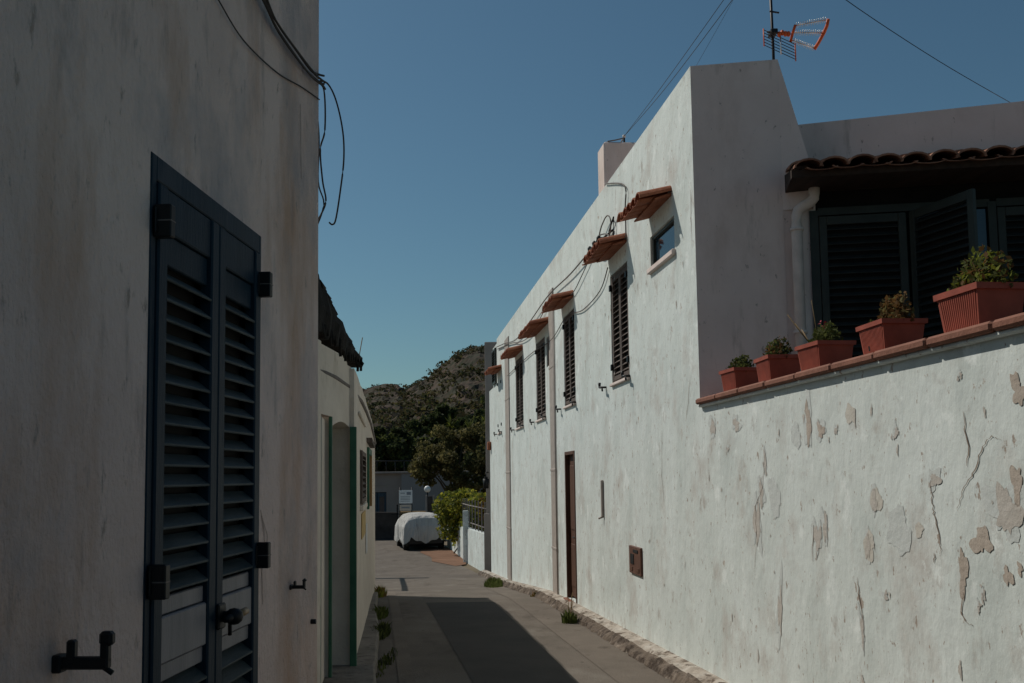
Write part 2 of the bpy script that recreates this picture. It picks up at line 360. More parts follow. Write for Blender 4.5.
mb.add(vs, [(j*n+i, j*n+i+1, (j+1)*n+i+1, (j+1)*n+i) for j in range(ny) for i in range(nx)], 'hill')
o = mb.build('hill'); o['kind'] = 'structure'
HV = np.array(vs)
# scrub on the hill
rng = np.random.default_rng(11); mb = MB()
sel = HV[(HV[:, 0] > -75) & (HV[:, 0] < 20) & (HV[:, 1] > 125) & (HV[:, 1] < 304)]
for _ in range(7000):
    p = sel[rng.integers(len(sel))]+rng.uniform(-2, 2, 3)*[1, 1, 0]
    dens = mn.noise(Vector((p[0]*.06, p[1]*.06, 9)))
    low = 1-(p[1]-125)/180
    if dens+low*.9 < .02+rng.random()*.35: continue
    r = rng.uniform(.35, 1.0)*(1+low*.9)
    q = rng.normal(size=(14, 3)); q /= np.linalg.norm(q, axis=1)[:, None]; q[:, 2] = abs(q[:, 2])*.8
    leaves(mb, p+q*r*rng.random((14, 1))**.4, r*.30, ['leaf_dark', 'hill_leaf', 'hill_leaf', 'leaf_olive'], rng, 0, .8)
o = mb.build('scrub'); o['kind'] = 'stuff'; tag(o, 'dark scrub bushes covering the hillside', 'scrub')

# ================================================================== WHITE HOUSE
house = empty('white_house', FR, 'long white peeling house with tiled window awnings along the right of the street', 'house')
shut_rects = [(10.43, 11.28, 2.53, 3.75), (13.62, 14.52, 2.50, 3.80), (16.38, 17.45, 2.47, 3.80), (19.30, 20.50, 2.48, 3.86), (23.35, 24.15, 2.55, 3.86)]
holes = [(8.63, 9.46, 3.46, 3.76)]+shut_rects+[(13.78, 14.56, -.22, 1.85), (15.76, 16.22, 3.26, 3.74)]
mb = MB()
wall_holes(mb, 8.03, 24.3, -1.4, 4.85, holes[:5]+holes[6:], 0, -.14, 'white', 'dark')
wall_holes(mb, 24.3, 26.4, -1.5, 3.75, [], 0, -.14, 'white', 'dark')
wall_holes(mb, 24.3, 25.3, 3.75, 4.74, [(24.36, 25.2, 3.78, 4.66)], 0, -.14, 'white', 'dark')
mb.add([(25.3, 0, 3.75), (25.3, 0, 4.74), (25.3, -.7, 4.74), (25.3, -.7, 3.75)], [(0, 1, 2, 3)], 'white'); mb.add([(24.3, 0, 4.74), (25.3, 0, 4.74), (25.3, -.7, 4.74), (24.3, -.7, 4.74)], [(0, 1, 2, 3)], 'white')
wall_holes(mb, -4, 8.03, -.5, 2.05, [], 0, -.1, 'white')
# top and backs: parapet block, main block, end bay
mb.add([(24.3, 0, 3.75), (24.3, 0, 4.85), (24.3, -.7, 4.85), (24.3, -.7, 3.75)], [(0, 1, 2, 3)], 'white')
mb.add([(24.3, 0, 3.75), (26.4, 0, 3.75), (26.4, -3, 3.75), (24.3, -3, 3.75)], [(0, 1, 2, 3)], 'white')
mb.add([(26.4, 0, -1.5), (26.4, 0, 3.75), (26.4, -3, 3.75), (26.4, -3, -1.5)], [(0, 1, 2, 3)], 'white')
# irregular patches of missing paint, a couple of millimetres deep relief, same wall surface
patches = [(5.92, 1.79, 0.082, 0.194), (5.75, 1.74, 0.077, 0.094), (7.18, 1.85, 0.12, 0.084), (7.72, 1.86, 0.1, 0.126), (6.83, 1.17, 0.1, 0.286), (6.73, 1.37, 0.07, 0.157), (6.64, 1.58, 0.04, 0.124), (6.47, 0.63, 0.06, 0.284), (5.85, 1.13, 0.08, 0.163), (5.74, 1.19, 0.05, 0.16), (5.14, 1.35, 0.05, 0.1), (5.23, 1.12, 0.05, 0.11), (4.88, 1.69, 0.036, 0.05), (4.55, 1.46, 0.07, 0.064), (4.02, 1.34, 0.143, 0.188), (3.95, 1.45, 0.07, 0.131), (4.21, 1.21, 0.126, 0.117), (4.36, 1.07, 0.067, 0.182), (4.04, 1.08, 0.056, 0.075), (3.96, 1.12, 0.036, 0.044), (3.91, 1.81, 0.089, 0.11), (5.06, 0.88, 0.03, 0.033), (5.33, 0.68, 0.03, 0.148), (5.55, 1.73, 0.03, 0.031), (4.3, 1.91, 0.02, 0.02), (7.38, 1.68, 0.04, 0.035), (4.21, 0.99, 0.015, 0.039), (4.25, 0.94, 0.012, 0.028)]
soft = [(5.12, 1.36, 0.12, 0.12, 'tan'), (5.22, 1.12, 0.12, 0.15, 'tan'), (5.37, 1.81, 0.112, 0.113, 'tan'), (4.9, 1.22, 0.22, 0.227, 'stain'), (6.5, 1.35, 0.2, 0.242, 'stain'), (6.12, 1.73, 0.15, 0.143, 'stain'), (4.71, 1.23, 0.077, 0.066, 'tan')]
rp = random.Random(5)
for s_ in range(46):
    s = 7.9*rp.random()+3.7 if s_ < 34 else rp.uniform(11, 24); patches.append((s, rp.uniform(-.0, 1.9) if s < 8 else rp.uniform(.3, 3.9), rp.uniform(.012, .03), rp.uniform(.02, .08)))
def blob(mb, s, h, w_, h_, m, y, seed, jag=.32):
    r = random.Random(seed); n = 34; pts = []; ph = [r.uniform(0, 6.28) for _ in range(5)]
    lean = r.uniform(-.15, .15)
    for k in range(n):
        a = 2*math.pi*k/n; q = 1+jag*(math.sin(2*a+ph[0])*.6+math.sin(3*a+ph[1])*.6+math.sin(5*a+ph[2])*.35+math.sin(9*a+ph[3])*.2)+r.uniform(-.1, .1)
        zz = math.sin(a)*h_/2*q; pts.append((s+math.cos(a)*w_/2*q+zz*lean, y, h+zz))
    mb.add([(s, y, h)]+pts, [(0, 1+k, 1+(k+1) % n) for k in range(n)], m)
for i, (s, h, a, b, m_) in enumerate(soft): blob(mb, s, h, a, b, m_, .002, 100+i, .2)
M_big = {15, 16, 17, 18, 19, 21 - 1}
for i, (s, h, a, b) in enumerate(patches):
    blob(mb, s, h, a, b, 'patch' if i in M_big or i < 2 else 'patch_pale', .003, i, .42)
    if i < 28 and i not in M_big:   # a rim of thinner, half flaked paint round each bare spot and small chips beside it
        blob(mb, s+.012, h+.01, a*1.5, b*1.35, 'stain', .0018, 300+i, .42)
        for q in range(2): blob(mb, s+rp.uniform(-1.4, 1.4)*a, h+rp.uniform(-.9, .9)*b, rp.uniform(.008, .02), rp.uniform(.01, .04), 'patch_pale', .0032, 500+i*5+q, .4)
cracks = [[(4.02, 1.62), (4.1, 1.64), (4.17, 1.59), (4.23, 1.5), (4.32, 1.43), (4.39, 1.32)], [(4.59, 1.46), (4.58, 1.36), (4.57, 1.3), (4.53, 1.19), (4.53, 1.12)],
 [(4.36, 0.98), (4.39, 0.9), (4.36, 0.86), (4.29, 0.85)], [(5.37, 0.95), (5.35, 0.85), (5.31, 0.71)], [(8.27, 2.33), (8.35, 2.1), (8.45, 1.91)],
 [(6.64, 1.62), (6.70, 1.41), (6.85, 1.28), (6.84, 1.05), (6.94, 0.79)], [(4.58, 1.13), (4.6, 1.08)], [(8.1, 3.9), (8.13, 3.6), (8.1, 3.3)], [(4.3, 1.75), (4.27, 1.6), (4.3, 1.5)], [(5.9, 1.2), (5.95, .95)], [(9.2, 1.9), (9.25, 1.5), (9.18, 1.2)]]
for ci, c in enumerate(cracks):
    r = random.Random(ci); pts = []
    for (a, b), (c2, d) in zip(c, c[1:]):
        for k in range(6):
            t = k/6; pts.append((a+(c2-a)*t+r.uniform(-.008, .008), b+(d-b)*t+r.uniform(-.004, .004)))
    vs = []
    for k, (a, b) in enumerate(pts):
        wd = .0030*math.sin(math.pi*(k+.5)/len(pts))*r.uniform(.5, 1.4)+.0012; vs += [(a-wd, .0035, b), (a+wd, .0035, b)]
    mb.add(vs, [(2*k, 2*k+1, 2*k+3, 2*k+2) for k in range(len(pts)-1)], 'crack')
wall = mb.build('street_wall', house)

# house masses behind the street wall (parapet strip, roof deck, terrace)
mb = MB()
Fi = FR.inverted() @ FF
def Fp(u, v, z): return tuple(Fi @ Vector((u, v, z)))
A0 = (7.98, 0.0)
pB = Fp(.70, 0, 0)
# parapet strip: end face in the facade plane
poly = [(8.03, -.0), (24.3, -.0), (24.3, -.7), (pB[0], pB[1])]
mb.add([(x, y, -.5) for x, y in poly]+[(x, y, 4.85) for x, y in poly], [(4, 5, 6, 7), (3, 0, 4, 7), (2, 3, 7, 6)], 'white_shade')
# raking buttress wall beside it
q = [Fp(.70, 0, 4.845), Fp(.93, -.05, 3.9), Fp(.93, -.05, 3.6), Fp(.70, 0, 3.6)]
q2 = [Fp(.70, .35, 4.845), Fp(.93, .3, 3.9), Fp(.93, .3, 3.6), Fp(.70, .35, 3.6)]
mb.add(q+q2, [(0, 1, 2, 3), (4, 5, 6, 7), (0, 1, 5, 4), (1, 2, 6, 5)], 'white_shade')
mb.build('tower_wall', house)
mb = MB()
mb.add([Fp(.70, .005, 1), Fp(.95, .005, 1), Fp(.95, .005, 4.0), Fp(.70, .005, 4.0)], [(0, 1, 2, 3)], 'white_shade')
def fbox(mb, u0, u1, v0, v1, z0, z1, m):
    vs = [Fp(u, v, z) for z in (z0, z1) for v in (v0, v1) for u in (u0, u1)]
    mb.add(vs, [(0, 2, 3, 1), (4, 5, 7, 6), (0, 1, 5, 4), (2, 6, 7, 3), (0, 4, 6, 2), (1, 3, 7, 5)], m)
fbox(mb, .95, 5.2, .06, .39, 1, 3.79, 'dark')
mb.build('terrace_wall', house)
mb = MB(); vs = [Fp(u, v, z) for u, v0, zt in ((.72, .40, 4.425), (5.3, .02, 4.48)) for v, z in ((v0, 3.6), (v0+.22, 3.6), (v0+.22, zt), (v0, zt))]; mb.add(vs, [(0, 1, 2, 3), (4, 5, 6, 7), (0, 1, 5, 4), (1, 2, 6, 5), (2, 3, 7, 6), (3, 0, 4, 7)], 'white_shade'); mb.build('roof_parapet', house)
mb = MB(); fbox(mb, .72, 5.2, .62, 9., -.5, 4.2, 'white_shade'); mb.build('rear_block', house)
# terrace floor and parapet thickness
mb = MB(); mb.add([(-4, -.25, 1.2), (7.9, -.25, 1.2), (7.9, -4.5, 1.2), (-4, -4.5, 1.2)], [(0, 1, 2, 3)], 'paving')
mb.add([(-4, -.25, 1.2), (7.97, -.25, 1.2), (7.97, -.25, 2.05), (-4, -.25, 2.05)], [(0, 1, 2, 3)], 'white_shade'); mb.build('terrace_floor', house)
mb = MB()
n = 24
for k in range(n):
    a = -4+k*(11.985/n); b = -4+(k+1)*(11.985/n)-.004
    j = random.uniform(-.003, .003)
    mb.box(a, b, -.30, .055+j, 2.052, 2.098+j*.5, 'ledge', .012)
mb.build('coping', house)
mb = MB(); mb.box(-4, 7.99, -.02, .03, 2.03, 2.055, 'white', .008); mb.build('coping_mortar', house)

# tiled roof over the terrace facade (curved tiles in courses)
def tile_field(mb, fn, u0, u1, period, amp, rows, row_len, m, th=.014, seed=0):
    """fn(u, v, dz) -> point; v runs down the slope from 0, dz up"""
    r = random.Random(seed); nt_ = int(round((u1-u0)/period))
    p = (u1-u0)/nt_
    for i in range(nt_):
        for j in range(rows):
            jx = r.uniform(-.010, .010); jz = r.uniform(-.006, .006); sk = r.uniform(-.008, .008)
            v0 = j*row_len-.03; v1 = (j+1)*row_len+r.uniform(0, .02)
            # cover tile
            for (off, rad0, up) in ((0, .56, 1), (.5, .60, -1)):
                c = u0+(i+.5+off)*p+jx
                if c > u1: continue
                K = 9; vs = []
                for v, rr, lift in ((v0, rad0*.90, .0), (v1, rad0, .018)):
                    for side in (0, 1):
                        for k in range(K):
                            a = math.pi*k/(K-1); R_ = p*rr-(th if side else 0)
                            zz = math.sin(a)*(amp*(rr/.56)-(th if side else 0))*up
                            vs.append(fn(c+math.cos(a)*R_+sk*(v-v0), v, (amp*.15 if up < 0 else amp*.15)+zz*(1 if up > 0 else .35)+lift+jz))
                f = []
                for k in range(K-1):
                    f += [(k, k+1, 2*K+k+1, 2*K+k), (K+k, K+k+1, 3*K+k+1, 3*K+k), (2*K+k, 2*K+k+1, 3*K+k+1, 3*K+k), (k, k+1, K+k+1, K+k)]
                f += [(0, K, 3*K, 2*K), (K-1, 2*K-1, 4*K-1, 3*K-1)]
                mb.add(vs, f, m, False)
mb = MB()
tile_field(mb, lambda u, v, dz: Fp(u, .4-v, 4.0-.26*v+dz), .74, 5.2, .190, .070, 3, .30, 'terra_old', seed=4)
rt = mb.build('tiled_roof', house)
mb = MB()
vs = [Fp(u, v, z) for u in (.72, 5.2) for v, z in ((.4, 3.97), (-.45, 3.79), (-.45, 3.73), (.0, 3.74), (.4, 3.8))]
mb.add(vs, [(0, 1, 2, 3, 4), (5, 6, 7, 8, 9), (0, 1, 6, 5), (1, 2, 7, 6), (2, 3, 8, 7), (3, 4, 9, 8)], 'brown_dark'); mb.build('eave_board', house)
# facade downpipe with swan neck
mb = MB(); mb.tube([Fp(.93, -.10, 3.80), Fp(.93, -.10, 3.70), Fp(.925, -.10, 3.66), Fp(.90, -.095, 3.63), Fp(.84, -.09, 3.60), Fp(.805, -.08, 3.57), Fp(.79, -.075, 3.52), Fp(.79, -.075, 3.45), Fp(.79, -.075, 1.2)], .043, 'pvc', 12)
pp = mb.build('downpipe', house)
for z in (3.42, 2.6):
    mb = MB(); mb.tube([Fp(.79, -.075, z-.012), Fp(.79, -.075, z+.012)], .054, 'pvc', 12); mb.build('pipe_bracket', pp)

# louvred leaf builder: plane x 0..w, z 0..h, slats fill, thickness in y (outward = oy)
def louvre_leaf(name, parent, w_, h_, mw, mats, st=.05, rail=.08, pitch=.055, tilt=35, th=.035, mid=None, oy=-1, sd=.045):
    fr, sl_ = mats
    mb = MB(); y0, y1 = -th/2, th/2
    mb.box(0, st, y0, y1, 0, h_, fr, .004); mb.box(w_-st, w_, y0, y1, 0, h_, fr, .004)
    mb.box(st, w_-st, y0+.002, y1-.002, 0, rail, fr, .004); mb.box(st, w_-st, y0+.002, y1-.002, h_-rail, h_, fr, .004)
    z0 = rail; spans = [(rail, h_-rail)]
    if mid:
        mb.box(st, w_-st, y0+.002, y1-.002, mid[0], mid[1], fr, .004); spans = [(rail, mid[0]), (mid[1], h_-rail)]
    o = mb.build(name, parent); o.matrix_local = mw
    sb = MB(); Rm = Matrix.Rotation(rad(tilt)*(1 if oy < 0 else -1), 3, 'X')
    for a, b in spans:
        k = max(1, int((b-a)/pitch))
        for i in range(k):
            z = a+(i+.5)*(b-a)/k
            sb.box(st-.004, w_-st+.004, -sd/2, sd/2, -.0045, .0045, sl_, .002, Matrix.Rotation(rad(tilt+random.uniform(-2, 2))*(1 if oy < 0 else -1), 3, 'X'), (0, 0, z))
    sb.box(st, w_-st, -oy*.0-.001+(-oy)*th*.49, -oy*th*.49+.001, rail, h_-rail, 'dark')
    sb.build('slats', o); return o
# terrace shutters
def FT(u, v, z, ang=0): return Fi @ Matrix.Translation((u, v, z)) @ Matrix.Rotation(rad(ang), 4, 'Z')
for (u, v, wd, ang) in ((.97, -.0, .66, 0), (1.66, -.02, .66, -62), (2.30, -.0, .72, 0), (3.06, 0, .72, 0)):
    louvre_leaf('terrace_shutter', house, wd, 2.32, FT(u, v, 1.21, ang), ('green_dark', 'slat_dark'), .06, .07, .058, 38)
mb = MB(); fbox(mb, .90, .965, -.015, .05, 1.2, 3.58, 'green_dark'); fbox(mb, .965, 2.25, -.01, .04, 3.54, 3.60, 'green_dark'); fbox(mb, 2.235, 2.295, -.015, .05, 1.2, 3.58, 'green_dark')
fbox(mb, 2.3, 3.85, -.01, .04, 3.54, 3.6, 'green_dark'); mb.build('shutter_frame', house)
mb = MB(); fbox(mb, 1.68, 2.23, .02, .04, 1.2, 3.53, 'glass'); mb.build('terrace_door_pane', house)

# street windows
# small glazed window
mb = MB(); a, b, c, d = 8.63, 9.46, 3.46, 3.76
for bx in ((a, a+.035, c, d), (b-.035, b, c, d), (a+.035, b-.035, c, c+.03), (a+.035, b-.035, d-.03, d)): mb.box(bx[0], bx[1], -.06, -.02, bx[2], bx[3], 'green_dark', .004)
wf = mb.build('window_frame', house); mb = MB(); mb.box(a+.035, b-.035, -.052, -.046, c+.03, d-.03, 'glass'); mb.build('window_pane', wf)
mb = MB(); mb.box(a-.03, b+.03, -.10, .035, c-.055, c-.002, 'white_shade', .008); mb.build('window_sill', house)
def holdback(parent, s, h, scale=1., sgn=1):
    mb = MB(); k = scale
    mb.tube([(s, -.01, h), (s, .05*k, h)], .009*k, 'iron', 8)
    mb.tube([(s-.05*k, .05*k, h-.012*k), (s, .055*k, h), (s+.055*k, .05*k, h+.004)], .010*k, 'iron', 8)
    mb.tube([(s+.055*k, .05*k, h), (s+.06*k, .05*k, h+.045*k)], .010*k, 'iron', 8, .014*k)
    mb.tube([(s-.05*k, .05*k, h-.012*k), (s-.06*k, .05*k, h-.04*k)], .008*k, 'iron', 8)
    return mb.build('shutter_holdback', parent)
for (a, b, c, d) in shut_rects:
    wd = (b-a-.06)/2
    mb = MB()
    for bx in ((a, a+.028, c, d), (b-.028, b, c, d), (a+.028, b-.028, d-.03, d), (a+.028, b-.028, c, c+.02)): mb.box(bx[0], bx[1], -.07, -.01, bx[2], bx[3], 'shutter_brown', .004)
    sf = mb.build('shutter_frame', house)
    for i in range(2):
        lf = louvre_leaf('window_shutter', house, wd, d-c-.06, Matrix.Translation((a+.03+i*wd, -.025, c+.025)), ('shutter_brown', 'shutter_brown'), .045, .05, .062, 40, oy=1)
        for z in (.12, d-c-.2):
            mb = MB(); x = -.03 if i == 0 else wd-.02
            mb.box(x, x+.05, .012, .045, z, z+.07, 'iron', .004); mb.build('hinge', lf)
    mb = MB(); mb.box(a-.02, b+.02, -.10, .03, c-.035, c-.003, 'white_shade', .006); mb.build('window_sill', house)
    holdback(house, a-.02, c+.0, 1.3); holdback(house, b+.33, c-.01, 1.3)
# small blinded niche window beside the third shutters
mb = MB(); a, b, c, d = 15.76, 16.22, 3.26, 3.74
mb.box(a, b, -.06, -.05, c, d, 'blind'); nf = mb.build('small_window', house)
mb = MB()
for bx in ((a, a+.03, c, d), (b-.03, b, c, d), (a+.03, b-.03, c, c+.03), (a+.03, b-.03, d-.03, d)): mb.box(bx[0], bx[1], -.049, -.02, bx[2], bx[3], 'shutter_brown')
mb.build('window_frame', nf)
louvre_leaf('window_shutter', house, .84, .86, Matrix.Translation((24.36, .03, 3.79)), ('green_dark', 'green_dark'), .05, .05, .062, 40, oy=1)  # dark leaf added over the end bay opening, standing in for its inner shade
# tiled awnings
def awning(s0, s1, h=4.0, out=.29, seed=0):
    mb = MB(); tilt = .30
    nper = max(4, round((s1-s0)/.155))
    tile_field(mb, lambda u, v, dz: (u, v-.02, h-tilt*v+dz-.02), s0, s1, (s1-s0)/nper, .072, 1, out+.02, 'terra', seed=seed, th=.012)
    aw = mb.build('tiled_awning', house)
    mb = MB(); mb.prism([(-.0, h-.05), (out-.14, h-.045-tilt*(out-.14)), (out-.14, h-.03-tilt*(out-.14)), (0, h-.02)], s0+.03, s1-.03, 'terra', 'x'); mb.build('awning_bed', aw)
for i, (a, b) in enumerate(((8.66, 9.50), (10.40, 11.32), (13.62, 14.62), (15.9, 17.55), (19.25, 20.6), (23.2, 24.3))): awning(a, b, 4.0 if i < 5 else 4.06, seed=i)
# door
a, b, c, d = 13.78, 14.56, -.22, 1.85
mb = MB()
mb.box(a, a+.05, -.10, .012, c, d, 'brown_door', .004); mb.box(b-.05, b, -.10, .012, c, d, 'brown_door', .004); mb.box(a+.05, b-.05, -.10, .012, d-.05, d, 'brown_door', .004)
df = mb.build('door_frame', house)
mb = MB(); mb.box(a+.05, b-.05, -.09, -.05, c+.03, d-.05, 'brown_door', .004)
for z0, z1 in ((c+.18, .55), (.75, d-.2)):
    mb.box(a+.14, b-.14, -.05, -.038, z0, z1, 'brown_door', .01)
dr = mb.build('door', house)
mb = MB(); mb.tube([(a+.12, -.05, .66), (a+.12, .005, .66), (a+.22, .01, .66)], .010, 'iron'); mb.box(a+.10, a+.15, -.05, -.044, .58, .74, 'iron'); mb.build('door_handle', dr)
mb = MB(); mb.box(a-.03, b+.03, -.12, .06, c-.05, c-.002, 'ledge', .006); mb.build('door_step', house)
# pipes, conduits, boxes
for (s, zt, zb, r) in ((15.60, 4.42, -.30, .22), (22.0, 4.55, -.72, .38)):
    mb = MB(); mb.box(s-r, s+r, -.02, .022, zb, zt, 'pipe_tan', .012); p_ = mb.build('pipe_casing', house)
    for z in (3.2, 1.6, .4):
        mb = MB(); mb.box(s-r-.02, s+r+.02, -.02, .028, z-.02, z+.02, 'pipe_tan', .006); mb.build('casing_strap', p_)
for (s, zt, zb) in ((15.33, 4.2, -.3), (21.7, 3.0, -.72)):
    mb = MB(); mb.tube([(s, .015, zt), (s, .015, zb)], .011, 'pipe_tan', 8); mb.build('conduit', house)
mb = MB(); mb.box(11.88, 11.93, 0, .03, 1.02, 1.45, 'pipe_tan', .006); mb.tube([(11.905, .01, 1.02), (11.96, .05, 1.0)], .012, 'pipe_tan'); mb.build('wall_conduit', house)
mb = MB(); a, b, c, d = 10.06, 10.56, .50, .78
mb.box(a, b, -.01, .022, c, d, 'box', .006); bx = mb.build('meter_box', house)
for x0, x1, z0, z1, m_ in ((.28, .42, .10, .20, 'dark'), (.06, .16, .03, .07, 'brown_door'), (.34, .42, .03, .07, 'brown_door'), (.1, .3, .22, .25, 'dark')):
    mb = MB(); mb.box(a+x0, a+x1, .022, .028, c+z0, c+z1, m_); mb.build('meter_slot', bx)
mb = MB(); mb.box(26.0, 26.25, 0, .09, 2.2, 2.42, 'terra', .02); mb.build('terracotta_sconce', house)
# chimney
mb = MB(); mb.box(11.60, 11.98, -.95, -.03, 4.83, 5.44, 'white_shade', .02); ch = mb.build('chimney', house)
mb = MB(); mb.tube([(11.7, -.30, 5.44), (11.7, -.30, 5.54)], .012, 'iron'); mb.tube([(11.62, -.08, 5.445), (11.64, -.18, 5.47), (11.7, -.30, 5.52), (11.85, -.25, 5.46)], .008, 'cable_grey'); mb.ball((11.7, -.30, 5.54), .022, 'pvc', 8); mb.build('insulator', ch)

# ------------------------------------------------------------------ cables on the facade
def cable(name, pts, r, m, label, mw=None, group=None, sub=6):
    P = [Vector(p) for p in pts]; out = []
    for i in range(len(P)-1):
        p0, p1, p2, p3 = P[max(i-1, 0)], P[i], P[i+1], P[min(i+2, len(P)-1)]
        for k in range(sub):
            t = k/sub
            out.append(.5*((2*p1)+(-p0+p2)*t+(2*p0-5*p1+4*p2-p3)*t*t+(-p0+3*p1-3*p2+p3)*t**3))
    out.append(P[-1])
    if mw is not None: out = [mw @ p for p in out]
    mb = MB(); mb.tube(out, r, m, 6); return tag(mb.build(name), label, 'cable', group)
GC = 'cables strung along the white facade'
w3 = lambda l, y=.045: [(a, y, b) for a, b in l]
cable('facade_cable', w3([(23.9, 4.60), (22.05, 4.44), (20, 4.24), (17.95, 4.26), (15.66, 4.33), (13.64, 4.26), (12.08, 4.25), (11.43, 4.18), (10.9, 4.08)]), .010, 'cable_grey', 'main grey cable sagging between brackets just under the white roofline', FR, GC)
cable('facade_cable', w3([(23.9, 4.55), (21, 4.3), (19.3, 4.1), (17.97, 4.03), (16.9, 4.11), (15.60, 4.25)], .03), .008, 'cable_grey', 'thin wire dipping below the roofline above the farther awnings', FR, GC)
cable('facade_cable', w3([(21.9, 3.7), (17.99, 3.70), (15.6, 3.62), (14.11, 3.76), (12.9, 3.64), (11.77, 3.68), (11.3, 3.86)], .02), .007, 'cable_grey', 'lowest thin wire crossing the facade beside the downpipe top', FR, GC)
cable('facade_cable', w3([(12.08, 4.25), (12.75, 4.1), (13.76, 3.98), (15.3, 4.2)], .03), .007, 'cable_grey', 'short looping wire between the wire bracket and the downpipe top', FR, GC)
cable('facade_cable', w3([(11.7, 4.2), (11.5, 4.36), (11.15, 4.42), (10.95, 4.3), (11.1, 4.12), (11.5, 4.05), (11.8, 4.15), (11.7, 4.3), (11.3, 4.25), (11.0, 4.15)], .05), .008, 'cable_grey', 'tangled wire loop beside the iron bracket above the second awning', FR, GC)
cable('facade_cable', w3([(11.35, 4.85), (10.40, 4.55), (10.37, 4.3), (10.37, 3.98)], .02), .008, 'cable_grey', 'vertical wire dropping from the chimney corner to the second awning', FR, GC)
br = empty('wire_bracket', FR @ Matrix.Translation((11.45, 0, 4.24)), 'iron wire bracket with black insulators on the facade above the second awning', 'bracket')
mb = MB(); mb.tube([(-.45, .02, -.02), (.75, .06, .02)], .012, 'iron'); mb.tube([(0, -.01, 0), (0, .06, 0)], .012, 'iron'); mb.tube([(-.3, .03, 0), (-.55, .03, .1), (-.52, .03, -.1)], .009, 'iron'); mb.build('bracket_bar', br)
for x in (.15, .42, .7):
    mb = MB(); mb.ball((x, .055, .03), .03, 'iron', 8, 1.3); mb.build('insulator', br)
# sky wires
GW = 'wires crossing the sky'
cw = FR @ Vector((11.7, -.30, 5.54))
cable('overhead_wire', [cw, (1.50, 9.2, 5.16), (1.665, 6.8, 4.93)], .0028, 'cable', 'right one of the two wires rising from the white chimney into the sky', group=GW)
cable('overhead_wire', [cw, (1.46, 9.2, 5.17), (1.60, 6.8, 4.93)], .0026, 'cable', 'left one of the two wires rising from the white chimney into the sky', group=GW)
cable('overhead_wire', [(1.54, 8.3, 4.86), (1.60, 7.6, 4.9), (1.66, 6.9, 4.95)], .0013, 'cable', 'faint thin wire leaving the tall white wall corner into the sky', group=GW)
cable('overhead_wire', [(4.27, 8.25, 4.60), (3.15, 7.1, 4.50), (2.10, 6.0, 4.44), (1.7, 5.5, 4.42)], .0026, 'cable', 'black wire slanting down to the roof parapet at the upper right', group=GW)

# ------------------------------------------------------------------ TV antenna on the tower
ant = empty('tv_antenna', (2.245, 8.19, 4.83), 'black antenna mast with orange tipped aerial on the white tower top', 'antenna')
mb = MB(); mb.tube([(.03, .08, -.15), (.03, .08, .3), (.015, .07, 1.15)], .014, 'mast', 10); mb.tube([(-.01, .02, .62), (.09, .05, .62)], .008, 'mast'); ms = mb.build('mast', ant)
mb = MB(); mb.box(-.02, .05, -.03, .08, .40, .44, 'mast', .006); mb.tube([(-.05, 0, .42), (.18, 0, .40)], .010, 'mast'); mb.build('boom', ant)
mb = MB()
for x in (.07, .10, .13, .16): mb.ball((x, 0, .405+random.uniform(-.01, .01)), .021, 'orange', 8, 1.3)
mb.build('dipole', ant)
mb = MB()
mb.tube([(.21, -.06, .45), (.20, 0, .40), (.195, .05, .35)], .014, 'orange'); mb.build('boom_bracket', ant)
def ladder(p0, p1):
    mb = MB(); p0 = Vector(p0); p1 = Vector(p1); mb.tube([p0, p1], .0055, 'alu', 6)
    for k in range(14):
        c = p0.lerp(p1, (k+.5)/14); mb.tube([c+Vector((-.006, -.035, .008)), c+Vector((.006, .035, -.008))], .0035, 'alu', 5)
    mb.build('director_row', ant)
ladder((.21, -.05, .45), (.50, -.10, .475)); ladder((.205, 0, .41), (.49, -.02, .395)); ladder((.20, .04, .36), (.44, .08, .30))
mb = MB(); mb.tube([(.52, -.10, .48), (.52, -.06, .44), (.50, -.02, .39), (.47, .04, .335), (.44, .08, .29)], .016, 'orange', 8); mb.build('end_cap', ant)
mb = MB()
for k in range(6): 
    z = .43-.028*k; mb.tube([(-.09, -.02, z), (.24, .05, z-.105)], .0035, 'mast', 5)
mb.tube([(-.09, -.02, .44), (-.09, -.02, .28)], .006, 'orange', 6); mb.tube([(.24, .05, .335), (.24, .05, .17)], .006, 'orange', 6); mb.tube([(.08, .0, .39), (.08, .0, .21)], .006, 'alu', 6)
mb.build('reflector_grid', ant)

ant.scale = (.86, 1, .95)
